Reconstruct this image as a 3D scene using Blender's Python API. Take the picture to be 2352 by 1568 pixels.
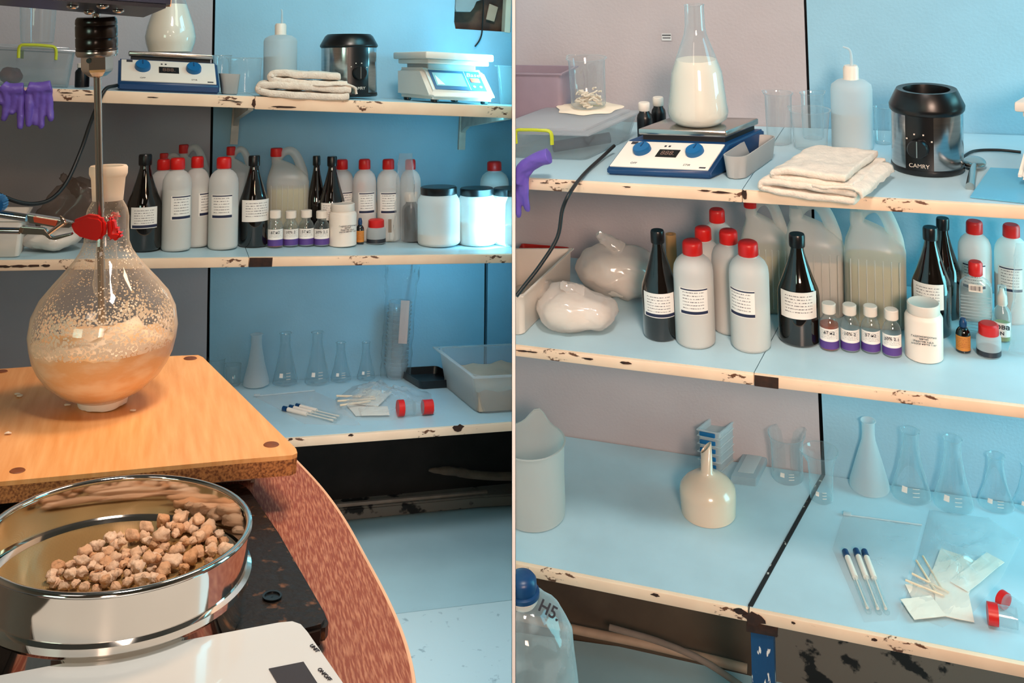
import bpy, bmesh, math, random
from mathutils import Vector, Matrix, noise
random.seed(7); noise.seed_set(7)
sc = bpy.context.scene
COL = sc.collection
for o in list(bpy.data.objects): bpy.data.objects.remove(o)
# ------------------------------------------------------------------ camera
W, H, F, PX, PY = 2352, 1568, 2200.0, 1100.0, -60.0
CAM = Vector((0, 0, 1.6))
cd = bpy.data.cameras.new('camera'); cam = bpy.data.objects.new('camera', cd); COL.objects.link(cam)
cam.location = CAM; cam.rotation_euler = (math.pi/2, 0, 0)
cd.sensor_width = 36; cd.lens = 36*F/W; cd.shift_x = (W/2-PX)/W; cd.shift_y = -(H/2-PY)/W
cd.clip_start = .02; sc.camera = cam
sc.view_settings.view_transform = 'Standard'; sc.view_settings.look = 'None'
sc.view_settings.exposure = 0.0; sc.view_settings.gamma = 1
sc.view_settings.use_curve_mapping = False
sc.cycles.transparent_max_bounces = 40
sc.cycles.max_bounces = 8
sc.cycles.sample_clamp_indirect = 4
# ------------------------------------------------------------------ light
wd = bpy.data.worlds.new('room_light'); sc.world = wd; wd.use_nodes = True
bg = wd.node_tree.nodes['Background']; bg.inputs[0].default_value = (.50, .50, .52, 1); bg.inputs[1].default_value = .05
def area(name, loc, aim, size, power, col, sy=None, spread=math.pi):
    l = bpy.data.lights.new(name, 'AREA'); l.energy = power; l.color = col; l.size = size; l.spread = spread
    if sy: l.shape = 'RECTANGLE'; l.size_y = sy
    o = bpy.data.objects.new(name, l); COL.objects.link(o); o.location = loc
    o.rotation_euler = (Vector(aim)-Vector(loc)).to_track_quat('-Z', 'Y').to_euler(); return o
# daylight entering high on the right of each bay, warm lamps overhead, added fills in front and by the divider
area('daylight_left', (-.06, 1.95, 2.2), (-.15, 2.8, 1.35), .30, 2.3, (.9, .98, .78), .5)
area('daylight_right', (1.95, 1.35, 2.3), (1.15, 2.2, 1.3), .7, 9, (.10, .72, 1), .8)
area('fill_left_upper', (.072, 2.50, 1.32), (-.4, 2.90, 1.28), .18, 2.8, (.16, .74, 1), .20, math.radians(150))  # added daylight fill beside the divider, no window opens here
area('fill_left_lower', (.072, 2.50, .93), (-.4, 2.92, .90), .18, 3.0, (.24, .74, 1), .24, math.radians(150))  # second added fill by the divider, for the lower shelf level
area('fill_left_top', (.072, 2.25, 1.85), (-.9, 2.6, 1.60), .3, 2.3, (.24, .82, 1), .30)  # fill added above the top shelf, standing in for daylight
area('window_right_bay', (1.75, 1.55, 1.05), (.6, 2.05, .95), .5, 12, (.27, .90, 1), 1.2, math.radians(150))
area('front_fill_right', (.38, -1.1, 1.9), (.74, 1.9, .85), .6, 7.2, (1, .70, .54), .6, math.radians(54))  # frontal fill added behind the camera to reach under the right shelves
area('front_fill_left', (-1.2, -1.1, 1.9), (-.1, 2.4, 1.25), .6, .7, (.7, 1, .8), .6, math.radians(50))  # weak frontal fill added for the left bay, no lamp hangs there
area('lamp_right_bay', (.15, .55, 3.0), (.5, 1.9, .9), .35, 30, (1, .88, .80), .35)
area('bench_lamp', (-.06, 1.22, 1.90), (-.44, .92, 1.25), .18, 4.2, (1, .62, .38), .18)
area('bench_fill', (-.55, .0, 2.3), (-.35, .75, 1.1), .3, 1.2, (1, .86, .74), .3)  # soft fill added over the bench, not a window
area('floor_daylight', (-.10, 1.35, 1.75), (-.1, 1.9, .2), .3, 2.0, (.62, .86, 1), .3, math.radians(60))
# ------------------------------------------------------------------ geometry of the two bays
def ray(x, y): return Vector(((x-PX)/F, 1, -(y-PY)/F))
def P(x, y, d): return CAM + ray(x, y)*d
def proj(p):
    v = p-CAM; return PX+F*v.x/v.y, PY-F*v.z/v.y
def hit(x, y, p0, n):
    r = ray(x, y); return CAM + r*((p0-CAM).dot(n)/r.dot(n))
class Bay:
    def __init__(s, vp, hz, slope, xr, ref, dref, fronts, back, cutx, sign):
        s.d = ray(*vp).normalized()
        if s.d.x < 0: s.d = -s.d
        n = s.d.cross(ray(*hz)).normalized(); s.n = n if n.z > 0 else -n
        q = P(xr, 784, 2)
        def sl(u):
            a = proj(q); b = proj(q-u*.05); return (b[0]-a[0])/(b[1]-a[1])
        lo, hi = -.3, .3
        f = lambda k: sl((s.n+s.d*k).normalized())-slope
        for _ in range(50):
            m = (lo+hi)/2
            if (f(lo) > 0) == (f(m) > 0): lo = m
            else: hi = m
        s.u = (s.n+s.d*lo).normalized()
        s.fn = s.d.cross(s.u).normalized()
        if s.fn.y < 0: s.fn = -s.fn
        s.bk = (s.n.cross(s.d)).normalized()
        s.fp = P(*ref, dref)
        s.sh = [hit(x, y, s.fp, s.fn) for x, y in fronts]
        s.wp = hit(*back, s.sh[2], s.n)
        s.cp = CAM; c = ray(cutx, 0); s.cn = Vector((c.y, -c.x, 0)).normalized()*sign   # keep side: dot<0
    def on(s, k, x, y):
        p = hit(x, y, s.sh[k], s.n); return p
    def at(s, k, x, sb):
        r = ray(x, 0); N = Vector((r.y, -r.x, 0))       # vertical plane of the pixel column
        p = s.sh[k]+s.bk*sb; t = (CAM-p).dot(N)/s.d.dot(N); return p+s.d*t
    def spot(s, k, x, y): return s.at(k, x, y) if y < 5 else s.on(k, x, y)
    def front(s, x, y): return hit(x, y, s.fp, s.fn)
    def wall(s, x, y): return hit(x, y, s.wp, s.fn)
    def hz(s, x):                                        # horizon height at column x
        r = ray(x, 0); return PY + F*(r.x*s.n.x+r.y*s.n.y)/s.n.z
A = Bay((7720, 500), (588, 170), -.012, 588, (588, 589.5), 2.2, [(588, 221), (588, 589.5), (900, 988)], (860, 862), 1176, 1)
A.hz  # left bay
B = Bay((-4982, 60), (1768, -290), .03, 1768, (1728, 856), 1.75, [(1728, 437), (1728, 856), (1728, 1397)], (1885, 1088), 1184, -1)
CUR = A
# ------------------------------------------------------------------ materials
MATS = {}
def L(c):
    return tuple((v/12.92 if v <= .04045 else ((v+.055)/1.055)**2.4) for v in [x/255 for x in c])+(1,)
class NT:
    def __init__(s, name):
        s.m = bpy.data.materials.new(name); s.m.use_nodes = True; s.t = s.m.node_tree; s.n = s.t.nodes; s.n.clear()
        s.out = s.n.new('ShaderNodeOutputMaterial')
    def a(s, ty, **k):
        x = s.n.new(ty)
        for q, v in k.items():
            if q[0] == '_': setattr(x, q[1:], v)
            else: x.inputs[q.replace('_', ' ')].default_value = v
        return x
    def l(s, a, b): s.t.links.new(a, b)
def nz(t, scale, detail=4, vec=None, sc3=None):
    n = t.a('ShaderNodeTexNoise', Scale=scale, Detail=detail); c = t.a('ShaderNodeTexCoord')
    src = c.outputs['Object']
    if sc3:
        mp = t.a('ShaderNodeMapping'); mp.inputs['Scale'].default_value = sc3; t.l(src, mp.inputs[0]); src = mp.outputs[0]
    t.l(src, n.inputs['Vector']); return n.outputs['Fac']
def ramp(t, f, stops):
    r = t.a('ShaderNodeValToRGB'); e = r.color_ramp.elements
    while len(e) < len(stops): e.new(.5)
    for i, (p, c) in enumerate(stops): e[i].position = p; e[i].color = c
    t.l(f, r.inputs[0]); return r.outputs['Color']
def mixc(t, f, a, b):
    m = t.a('ShaderNodeMix'); m.data_type = 'RGBA'
    for v, i in ((f, 0), (a, 6), (b, 7)):
        if hasattr(v, 'node'): t.l(v, m.inputs[i])
        else: m.inputs[i].default_value = v
    return m.outputs[2]
def pm(name, col, rough=.5, metal=0, var=.06, vs=14, bump=0, bs=60, col2=None, sc3=None, lo=.35, hi=.65, coat=0, spec=.5, trans=0):
    if name in MATS: return MATS[name]
    t = NT(name); p = t.a('ShaderNodeBsdfPrincipled', Roughness=rough, Metallic=metal)
    p.inputs['Coat Weight'].default_value = coat; p.inputs['Specular IOR Level'].default_value = spec
    p.inputs['Subsurface Weight'].default_value = trans
    if trans: p.inputs['Subsurface Radius'].default_value = (.01, .01, .01)
    c = L(col); d = L(col2) if col2 else tuple(x*(1-var*2) for x in c[:3])+(1,)
    t.l(ramp(t, nz(t, vs, 5, sc3=sc3), [(lo, d), (hi, c)]), p.inputs['Base Color'])
    if bump:
        b = t.a('ShaderNodeBump', Strength=bump, Distance=.002); t.l(nz(t, bs, 4, sc3=sc3), b.inputs['Height']); t.l(b.outputs[0], p.inputs['Normal'])
    t.l(p.outputs[0], t.out.inputs[0]); MATS[name] = t.m; return t.m
def clear(name, col, a0, a1, pw=2.0, rough=.05, gl=.5, tint=(1, 1, 1), streak=0, sscale=40):
    """thin clear or translucent shell: transparent body, denser at grazing angles, glossy surface"""
    if name in MATS: return MATS[name]
    t = NT(name); lw = t.a('ShaderNodeLayerWeight', Blend=.5)
    pwn = t.a('ShaderNodeMath', _operation='POWER'); t.l(lw.outputs['Facing'], pwn.inputs[0]); pwn.inputs[1].default_value = pw
    mr = t.a('ShaderNodeMapRange'); t.l(pwn.outputs[0], mr.inputs[0]); mr.inputs[3].default_value = a0; mr.inputs[4].default_value = a1
    fac = mr.outputs[0]
    if streak:
        n = nz(t, sscale, 5); r = t.a('ShaderNodeMapRange'); t.l(n, r.inputs[0]); r.inputs[1].default_value = .52; r.inputs[2].default_value = .62; r.inputs[4].default_value = streak
        ad = t.a('ShaderNodeMath', _operation='ADD', _use_clamp=True); t.l(fac, ad.inputs[0]); t.l(r.outputs[0], ad.inputs[1]); fac = ad.outputs[0]
    tr = t.a('ShaderNodeBsdfTransparent'); tr.inputs[0].default_value = tint+(1,)
    df = t.a('ShaderNodeBsdfDiffuse'); df.inputs[0].default_value = L(col)
    tl = t.a('ShaderNodeBsdfTranslucent'); tl.inputs[0].default_value = L(col)
    dm = t.a('ShaderNodeMixShader'); dm.inputs[0].default_value = .4; t.l(df.outputs[0], dm.inputs[1]); t.l(tl.outputs[0], dm.inputs[2])
    m1 = t.a('ShaderNodeMixShader'); t.l(fac, m1.inputs[0]); t.l(tr.outputs[0], m1.inputs[1]); t.l(dm.outputs[0], m1.inputs[2])
    p5 = t.a('ShaderNodeMath', _operation='POWER'); t.l(lw.outputs['Facing'], p5.inputs[0]); p5.inputs[1].default_value = 5
    fm = t.a('ShaderNodeMapRange'); t.l(p5.outputs[0], fm.inputs[0]); fm.inputs[3].default_value = .045*gl; fm.inputs[4].default_value = .40*gl
    g = t.a('ShaderNodeBsdfGlossy', Roughness=rough)
    m2 = t.a('ShaderNodeMixShader'); t.l(fm.outputs[0], m2.inputs[0]); t.l(m1.outputs[0], m2.inputs[1]); t.l(g.outputs[0], m2.inputs[2])
    t.l(m2.outputs[0], t.out.inputs[0]); MATS[name] = t.m; return t.m
def fascia():
    if 'fascia' in MATS: return MATS['fascia']
    t = NT('fascia'); p = t.a('ShaderNodeBsdfPrincipled', Roughness=.55)
    base = ramp(t, nz(t, 9), [(.3, L((232, 198, 168))), (.7, L((244, 214, 184)))])
    f = nz(t, 55, 8, sc3=(1, 1, 2.2)); f2 = nz(t, 6, 2)
    m = t.a('ShaderNodeMath', _operation='MULTIPLY'); t.l(f, m.inputs[0]); t.l(f2, m.inputs[1])
    r = t.a('ShaderNodeMapRange'); t.l(m.outputs[0], r.inputs[0]); r.inputs[1].default_value = .355; r.inputs[2].default_value = .385
    t.l(mixc(t, r.outputs[0], base, L((96, 58, 34))), p.inputs['Base Color']); t.l(p.outputs[0], t.out.inputs[0]); MATS['fascia'] = t.m; return t.m
M = dict(
 wall=lambda: pm('painted_wall', (150, 194, 214), .62, vs=5, var=.05, bump=.25, bs=160),
 wallp=lambda: pm('pale_wall', (186, 176, 178), .62, vs=5, var=.04, bump=.25, bs=160),
 wallw=lambda: pm('note_white', (220, 220, 220), .6),
 top=lambda: pm('blue_laminate', (182, 210, 220), .38, vs=7, var=.05, bump=.05),
 under=lambda: pm('shelf_underside', (120, 130, 130), .7),
 floor=lambda: pm('painted_floor', (176, 204, 210), .5, vs=3, var=.08, bump=.15),
 dark=lambda: pm('dark_gap', (18, 16, 16), .8),
 brown=lambda: pm('brown_board', (92, 74, 58), .7, vs=6, var=.15, col2=(70, 54, 42)),
 grime=lambda: pm('peeling_paint', (112, 102, 92), .8, vs=16, col2=(16, 14, 13), lo=.40, hi=.44),
 rust=lambda: pm('rusty_steel', (64, 36, 22), .85, vs=60, col2=(36, 20, 14)),
 white=lambda: pm('white_plastic', (234, 220, 206), .4, vs=6, var=.02, trans=.0),
 divider=lambda: pm('white_divider', (250, 250, 250), .6, vs=3, var=.005),
 red=lambda: pm('red_plastic', (214, 22, 16), .38, var=.05),
 black=lambda: pm('black_plastic', (14, 14, 16), .3, var=.1),
 blackm=lambda: pm('matte_black', (20, 20, 22), .55, var=.1),
 amber=lambda: pm('dark_amber_glass', (14, 8, 6), .06, var=.2, vs=4, coat=1),
 steel=lambda: pm('steel', (200, 196, 190), .22, 1, var=.04, vs=5),
 brush=lambda: pm('brushed_steel', (196, 196, 198), .17, 1, var=.06, vs=30, sc3=(1, 1, 8)),
 chrome=lambda: pm('chrome', (225, 220, 214), .07, 1, var=.02),
 hdpe=lambda: clear('milky_plastic', (244, 242, 238), .80, .97, 2, .35, .35),
 jug=lambda: clear('translucent_jug_plastic', (236, 236, 230), .52, .92, 2.2, .3, .4),
 liq=lambda: pm('clear_liquid_tint', (150, 152, 148), .2, var=.03),
 liqg=lambda: pm('green_liquid', (176, 172, 118), .2, var=.04),
 liqd=lambda: pm('bottle_liquid_grey', (206, 204, 196), .25, var=.03),
 glass=lambda: clear('thin_glass', (206, 220, 224), .06, .80, 2.8, .03, 1.5, (.97, .985, .985)),
 cplas=lambda: clear('clear_plastic', (214, 226, 230), .10, .6, 2.5, .08, .8, (.96, .98, .98)),
 frost=lambda: clear('frosted_plastic', (222, 230, 232), .62, .9, 2, .4, .3),
 film=lambda: clear('bag_film', (236, 238, 238), .16, .6, 1.6, .10, 1.4),
 filmw=lambda: clear('milky_bag_film', (248, 238, 230), .40, .85, 1.4, .12, 1.3),
 powder=lambda: pm('cream_powder', (250, 240, 228), .8, var=.04, bump=.2),
 milk=lambda: pm('milky_liquid', (246, 232, 214), .35, var=.02),
 purple=lambda: pm('purple_nitrile', (112, 84, 178), .42, var=.08, vs=20, bump=.3, bs=90),
 towel=lambda: pm('beige_towel', (232, 216, 200), .95, var=.06, vs=70, bump=.9, bs=260),
 paper=lambda: pm('filter_paper', (244, 226, 204), .85, var=.03),
 wood=lambda: pm('board_laminate', (242, 182, 118), .42, vs=9, col2=(226, 156, 90), sc3=(14, 1.2, 1), lo=.3, hi=.7, bump=.08),
 chip=lambda: pm('chipboard', (188, 124, 68), .8, vs=420, col2=(112, 62, 30), lo=.36, hi=.6, bump=.5),
 plug=lambda: pm('dark_wood_plug', (134, 74, 38), .6, vs=60, var=.2),
 tablew=lambda: pm('worn_brown_wood', (134, 66, 46), .55, vs=90, col2=(178, 122, 94), sc3=(7, .7, 1), lo=.36, hi=.56, bump=.2),
 navy=lambda: pm('navy_plastic', (14, 60, 104), .35, var=.05),
 blue=lambda: pm('blue_plastic', (10, 96, 150), .35, var=.05),
 cream=lambda: pm('cream_plastic', (232, 222, 210), .45, var=.02),
 grey=lambda: pm('grey_plastic', (176, 172, 168), .5, var=.03),
 tan=lambda: tanmat(),
 cable=lambda: pm('cable_rubber', (14, 13, 13), .45),
 green=lambda: pm('lime_plastic', (196, 204, 44), .4),
 ink=lambda: pm('dark_ink', (46, 44, 52), .8),
 navyink=lambda: pm('navy_ink', (24, 34, 72), .7),
)
def mt(k): return M[k]()
def tanmat():
    if 'tan_resin' in MATS: return MATS['tan_resin']
    t = NT('tan_resin'); p = t.a('ShaderNodeBsdfPrincipled', Roughness=.8); oi = t.a('ShaderNodeObjectInfo')
    a = ramp(t, oi.outputs['Random'], [(0, L((246, 226, 200))), (1, L((206, 156, 112)))])
    f = nz(t, 210, 5); b = mixc(t, f, a, L((190, 136, 92))); p2 = t.a('ShaderNodeBump', Strength=.8, Distance=.001); t.l(nz(t, 420, 4), p2.inputs['Height']); t.l(p2.outputs[0], p.inputs['Normal'])
    t.l(b, p.inputs['Base Color']); t.l(p.outputs[0], t.out.inputs[0]); MATS['tan_resin'] = t.m; return t.m
def labelmat(name='paper_label', base=(240, 234, 226), band=(30, 36, 66), t0=.1, t1=.92, lines=True, lcol=(120, 112, 110)):
    if name in MATS: return MATS[name]
    t = NT(name); p = t.a('ShaderNodeBsdfPrincipled', Roughness=.6); uv = t.a('ShaderNodeTexCoord'); sp = t.a('ShaderNodeSeparateXYZ'); t.l(uv.outputs['UV'], sp.inputs[0])
    def cmp(op, src, v):
        m = t.a('ShaderNodeMath', _operation=op); t.l(src, m.inputs[0]); m.inputs[1].default_value = v; return m.outputs[0]
    def mul(a, b, op='MULTIPLY'):
        m = t.a('ShaderNodeMath', _operation=op); t.l(a, m.inputs[0]); t.l(b, m.inputs[1]); return m.outputs[0]
    x, y = sp.outputs[0], sp.outputs[1]
    col = L(base)
    if lines:
        fr = cmp('FRACT', cmp('MULTIPLY', y, 8.5), 0); row = cmp('LESS_THAN', fr, .30)
        mp = t.a('ShaderNodeMapping'); mp.inputs['Scale'].default_value = (34, 8.5, 1); t.l(uv.outputs['UV'], mp.inputs[0])
        n = t.a('ShaderNodeTexNoise', Scale=1.0, Detail=1); t.l(mp.outputs[0], n.inputs['Vector']); on = cmp('GREATER_THAN', n.outputs['Fac'], .47)
        ins = mul(cmp('GREATER_THAN', x, .14), cmp('LESS_THAN', x, .86)); ins = mul(ins, mul(cmp('GREATER_THAN', y, t0+.1), cmp('LESS_THAN', y, .86)))
        col = mixc(t, mul(mul(row, on), ins), col, L(lcol))
    if band:
        b = mul(mul(cmp('LESS_THAN', y, t0+.04), cmp('GREATER_THAN', y, .03)), cmp('GREATER_THAN', x, .06)); col = mixc(t, b, col, L(band))
        if t1 < 1:
            b = mul(cmp('GREATER_THAN', y, t1), mul(cmp('LESS_THAN', y, .97), cmp('GREATER_THAN', x, .06))); col = mixc(t, b, col, L(band))
    if hasattr(col, 'node'): t.l(col, p.inputs['Base Color'])
    else: p.inputs['Base Color'].default_value = col
    t.l(p.outputs[0], t.out.inputs[0]); MATS[name] = t.m; return t.m
def plainlabel(): return labelmat('plain_label', band=None)
# ------------------------------------------------------------------ object helpers
def root(name, label, cat, Mx, group=None, kind=None):
    o = bpy.data.objects.new(name, None); COL.objects.link(o); o.matrix_world = Mx; o.empty_display_size = .02
    o['_m'] = [v for r in Mx for v in r]
    o['label'] = label; o['category'] = cat
    if group: o['group'] = group
    if kind: o['kind'] = kind
    return o
WM = {}
def gm(o): return WM.get(o.name, Matrix.Identity(4))
def mesh(name, bm, mat, parent=None, S=None, smooth=True, cut=True, holes=True, label=None, cat=None, group=None, kind=None, mods=(), origin=None, auto=True):
    """bm is in the design frame S (default: the parent's frame, or world); linked as one mesh object"""
    Pw = gm(parent) if parent else Matrix.Translation(origin) if origin is not None else Matrix.Identity(4)
    if S is None: S = Pw if parent else Matrix.Identity(4)
    bm.transform(S)
    if not parent and origin is None and bm.verts:
        Pw = Matrix.Translation(S.translation) if S.translation.length > 1e-6 else Matrix.Translation(sum((v.co for v in bm.verts), Vector())/len(bm.verts))
    if cut and CUR and bm.verts:
        ds = [(v.co-CUR.cp).dot(CUR.cn) for v in bm.verts]
        if max(ds) > 0:
            if min(ds) > 0: bm.free(); return None
            bmesh.ops.bisect_plane(bm, geom=bm.verts[:]+bm.edges[:]+bm.faces[:], plane_co=CUR.cp-CUR.cn*.0006, plane_no=CUR.cn, clear_outer=True)
            if holes: bmesh.ops.holes_fill(bm, edges=[e for e in bm.edges if e.is_boundary and all(abs((v.co-CUR.cp).dot(CUR.cn)+.0006) < 1e-5 for v in e.verts)])
    bm.transform(Pw.inverted())
    if S.to_3x3().determinant() < 0: bmesh.ops.reverse_faces(bm, faces=bm.faces[:])
    me = bpy.data.meshes.new(name); bm.to_mesh(me); bm.free()
    me.materials.append(mat)
    if smooth:
        me.polygons.foreach_set('use_smooth', [True]*len(me.polygons))
        if auto: me.set_sharp_from_angle(angle=math.radians(42))
    o = bpy.data.objects.new(name, me); COL.objects.link(o)
    if parent: o.parent = parent
    else: o.matrix_world = Pw
    WM[o.name] = Pw.copy()
    if label: o['label'] = label
    if cat: o['category'] = cat
    if group: o['group'] = group
    if kind: o['kind'] = kind
    for ty, kw in mods:
        m = o.modifiers.new(ty.lower(), ty)
        for a, b in kw.items(): setattr(m, a, b)
    return o
def thing(name, label, cat, Mx, group=None, kind=None):
    o = bpy.data.objects.new(name, None); COL.objects.link(o); o.matrix_world = Mx; o.empty_display_size = .02
    WM[o.name] = Mx.copy(); o['label'] = label; o['category'] = cat
    if group: o['group'] = group
    if kind: o['kind'] = kind
    return o
def lathe(prof, seg=40, bm=None, a0=0, a1=2*math.pi, capb=True, capt=True, c=(0, 0)):
    bm = bm or bmesh.new(); full = abs(a1-a0-2*math.pi) < 1e-6; n = seg if full else seg+1; rings = []
    for r, z in prof:
        rings.append([bm.verts.new((c[0]+r*math.cos(a0+(a1-a0)*i/seg), c[1]+r*math.sin(a0+(a1-a0)*i/seg), z)) for i in range(n)])
    for a, b in zip(rings, rings[1:]):
        for i in range(seg):
            j = (i+1) % n; bm.faces.new((a[i], a[j], b[j], b[i]))
    if full and capb and prof[0][0] > 1e-5: bm.faces.new(rings[0][::-1])
    if full and capt and prof[-1][0] > 1e-5: bm.faces.new(rings[-1])
    return bm
def box(x0, x1, y0, y1, z0, z1, bm=None, bev=0, seg=2):
    own = bm is None or bev > 0; b = bmesh.new() if own else bm
    vs = [b.verts.new((x, y, z)) for x in (x0, x1) for y in (y0, y1) for z in (z0, z1)]
    for f in ((0, 1, 3, 2), (4, 6, 7, 5), (0, 4, 5, 1), (2, 3, 7, 6), (0, 2, 6, 4), (1, 5, 7, 3)): b.faces.new([vs[i] for i in f])
    if bev: bmesh.ops.bevel(b, geom=b.edges[:], offset=bev, segments=seg, affect='EDGES', profile=.5)
    if bm is not None and own:
        merge(bm, b); return bm
    return b
def merge(dst, src, X=None):
    if X is not None: src.transform(X)
    me = bpy.data.meshes.new('tmp'); src.to_mesh(me); src.free(); dst.from_mesh(me); bpy.data.meshes.remove(me); return dst
def poly(pts, h, bm=None, up=None, bev=0):
    """pts: 3-D outline (top face), extruded down by vector h"""
    b = bmesh.new(); vs = [b.verts.new(p) for p in pts]; f = b.faces.new(vs); f.normal_update()
    r = bmesh.ops.extrude_face_region(b, geom=[f]); nv = [v for v in r['geom'] if isinstance(v, bmesh.types.BMVert)]
    for v in nv: v.co += h
    bmesh.ops.recalc_face_normals(b, faces=b.faces[:])
    if bev: bmesh.ops.bevel(b, geom=[e for e in b.edges if len(e.link_faces) == 2 and e.calc_face_angle(0) > .6], offset=bev, segments=2, affect='EDGES')
    if bm is not None: return merge(bm, b)
    return b
def smoothpts(pts, n=8):
    pts = [Vector(p) for p in pts]; o = []
    for i in range(len(pts)-1):
        a = pts[max(i-1, 0)]; b = pts[i]; c = pts[i+1]; d = pts[min(i+2, len(pts)-1)]
        for k in range(n):
            t = k/n; o.append(.5*((2*b)+(c-a)*t+(2*a-5*b+4*c-d)*t*t+(3*b-a-3*c+d)*t**3))
    o.append(pts[-1]); return o
def tube(pts, r, seg=10, bm=None, sm=6, cap=True):
    bm = bm or bmesh.new(); ps = smoothpts(pts, sm) if sm else [Vector(p) for p in pts]; rings = []; nrm = None
    for i, p in enumerate(ps):
        t = (ps[min(i+1, len(ps)-1)]-ps[max(i-1, 0)]).normalized()
        if nrm is None: nrm = t.orthogonal().normalized()
        nrm = (nrm-t*nrm.dot(t)).normalized(); bn = t.cross(nrm)
        rr = r(i/(len(ps)-1)) if callable(r) else r
        rings.append([bm.verts.new(p+(nrm*math.cos(2*math.pi*k/seg)+bn*math.sin(2*math.pi*k/seg))*rr) for k in range(seg)])
    for a, b in zip(rings, rings[1:]):
        for k in range(seg): bm.faces.new((a[k], a[(k+1) % seg], b[(k+1) % seg], b[k]))
    if cap: bm.faces.new(rings[0][::-1]); bm.faces.new(rings[-1])
    return bm
def ico(r, sub=2, bm=None, c=(0, 0, 0), s=(1, 1, 1)):
    b = bmesh.new(); bmesh.ops.create_icosphere(b, subdivisions=sub, radius=r)
    for v in b.verts: v.co = Vector((v.co.x*s[0]+c[0], v.co.y*s[1]+c[1], v.co.z*s[2]+c[2]))
    return merge(bm, b) if bm is not None else b
def rough(bm, amp, sc, seed=0, zmin=None):
    o = Vector((seed*3.1, seed*1.7, seed*.9))
    for v in bm.verts:
        v.co += (noise.noise_vector(v.co*sc+o)+.5*noise.noise_vector(v.co*sc*2.3+o))*amp
        if zmin is not None and v.co.z < zmin: v.co.z = zmin
    return bm
def frame(p, u):
    y = p-CAM; y = (y-u*y.dot(u)).normalized(); x = y.cross(u).normalized()
    m = Matrix((x, y, u)).transposed().to_4x4(); m.translation = p; return m
def solve_h(p, u, y):
    """height h with p+u*h projecting to image row y"""
    lo, hi = 0, 3.
    for _ in range(40):
        m = (lo+hi)/2
        if proj(p+u*m)[1] > y: lo = m
        else: hi = m
    return lo
def place(bay, k, x, yb, w, up=None):
    """base centre for a round item: image column x, bottom row yb (or setback in m if <5), width w px"""
    up = up or bay.u; st = math.hypot(1, (x-PX)/F)
    if yb < 5: p = bay.at(k, x, yb)
    else:
        p = bay.on(k, x, yb); R = w/2*(p.y-CAM.y)/F/st
        for _ in range(3):
            ratio = abs((yb-bay.hz(x))/F); p = bay.on(k, x, yb-w/2*ratio)
    R = w/2*p.y/F/st
    return frame(p+bay.n*(.0006+R*.9*up.cross(bay.n).length), up), R
def rpx(p, x, hw): return hw*p.y/F/math.hypot(1, (x-PX)/F)
def prof_px(Mx, x, pts):
    """pts (row, half width px) -> (radius, height) above the base of Mx"""
    p = Mx.translation; u = Mx.col[2].to_3d(); out = []
    for y, hw in pts: out.append((max(rpx(p, x, hw), 0), solve_h(p, u, y)))
    return out
def sframe(bay, k, FL, FR, depth, xb, yt=None, up=None, h0=None):
    """skew frame of a box-like item: FL, FR = (x, row or setback) of the front base corners; depth in m; xb = column of the back-right corner"""
    up = up or bay.u; a = bay.spot(k, *FL); b = bay.spot(k, *FR); X = (b-a); w = X.length; X.normalize()
    Y0 = bay.n.cross(X).normalized()
    if Y0.y < 0: Y0 = -Y0
    q = b+Y0*depth; r = ray(xb, 0); N = Vector((r.y, -r.x, 0)); t = (CAM-q).dot(N)/X.dot(N); q = q+X*t
    Y = q-b; d = Y.length; Y.normalize()
    S = Matrix((X, Y, up)).transposed().to_4x4(); S.translation = a+bay.n*.0006
    R = Matrix((X, up.cross(X).normalized(), X.cross(up.cross(X)).normalized())).transposed().to_4x4()
    R.translation = a+bay.n*.0006
    h = solve_h(a, up, yt) if yt is not None else h0
    return S, R, w, d, h
def curved(R, z0, z1, mid, span, name, mat, parent, S=None, eps=1.012, Rt=None, seg=14, label=None):
    """curved sticker wrapped on a cylinder, centre angle mid (radians, -pi/2 faces the camera)"""
    bm = bmesh.new(); uv = bm.loops.layers.uv.new('UVMap'); Rt = Rt or R; rows = []
    for j in range(2):
        z = (z0, z1)[j]; r = (R, Rt)[j]*eps
        rows.append([bm.verts.new((r*math.cos(mid-span/2+span*i/seg), r*math.sin(mid-span/2+span*i/seg), z)) for i in range(seg+1)])
    for i in range(seg):
        f = bm.faces.new((rows[0][i], rows[0][i+1], rows[1][i+1], rows[1][i]))
        for lp, c in zip(f.loops, ((i/seg, 0), ((i+1)/seg, 0), ((i+1)/seg, 1), (i/seg, 1))): lp[uv].uv = c
    return mesh(name, bm, mat, parent, S, holes=False, label=label)
def text(s, size, mat, parent, X, name='lettering', ext=.0002, align='CENTER', bold=0, shear=0):
    """raised lettering; X = matrix of its plane in world (x right, y up)"""
    cu = bpy.data.curves.new('t', 'FONT'); cu.body = s; cu.size = size; cu.align_x = align; cu.align_y = 'CENTER'; cu.extrude = ext; cu.offset = bold; cu.shear = shear; cu.resolution_u = 3
    ob = bpy.data.objects.new('t', cu); COL.objects.link(ob); bpy.context.view_layer.update()
    me = bpy.data.meshes.new_from_object(ob.evaluated_get(bpy.context.evaluated_depsgraph_get())); bm = bmesh.new(); bm.from_mesh(me)
    bpy.data.objects.remove(ob); bpy.data.curves.remove(cu); bpy.data.meshes.remove(me)
    return mesh(name, bm, mat, parent, X, smooth=False)
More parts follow.
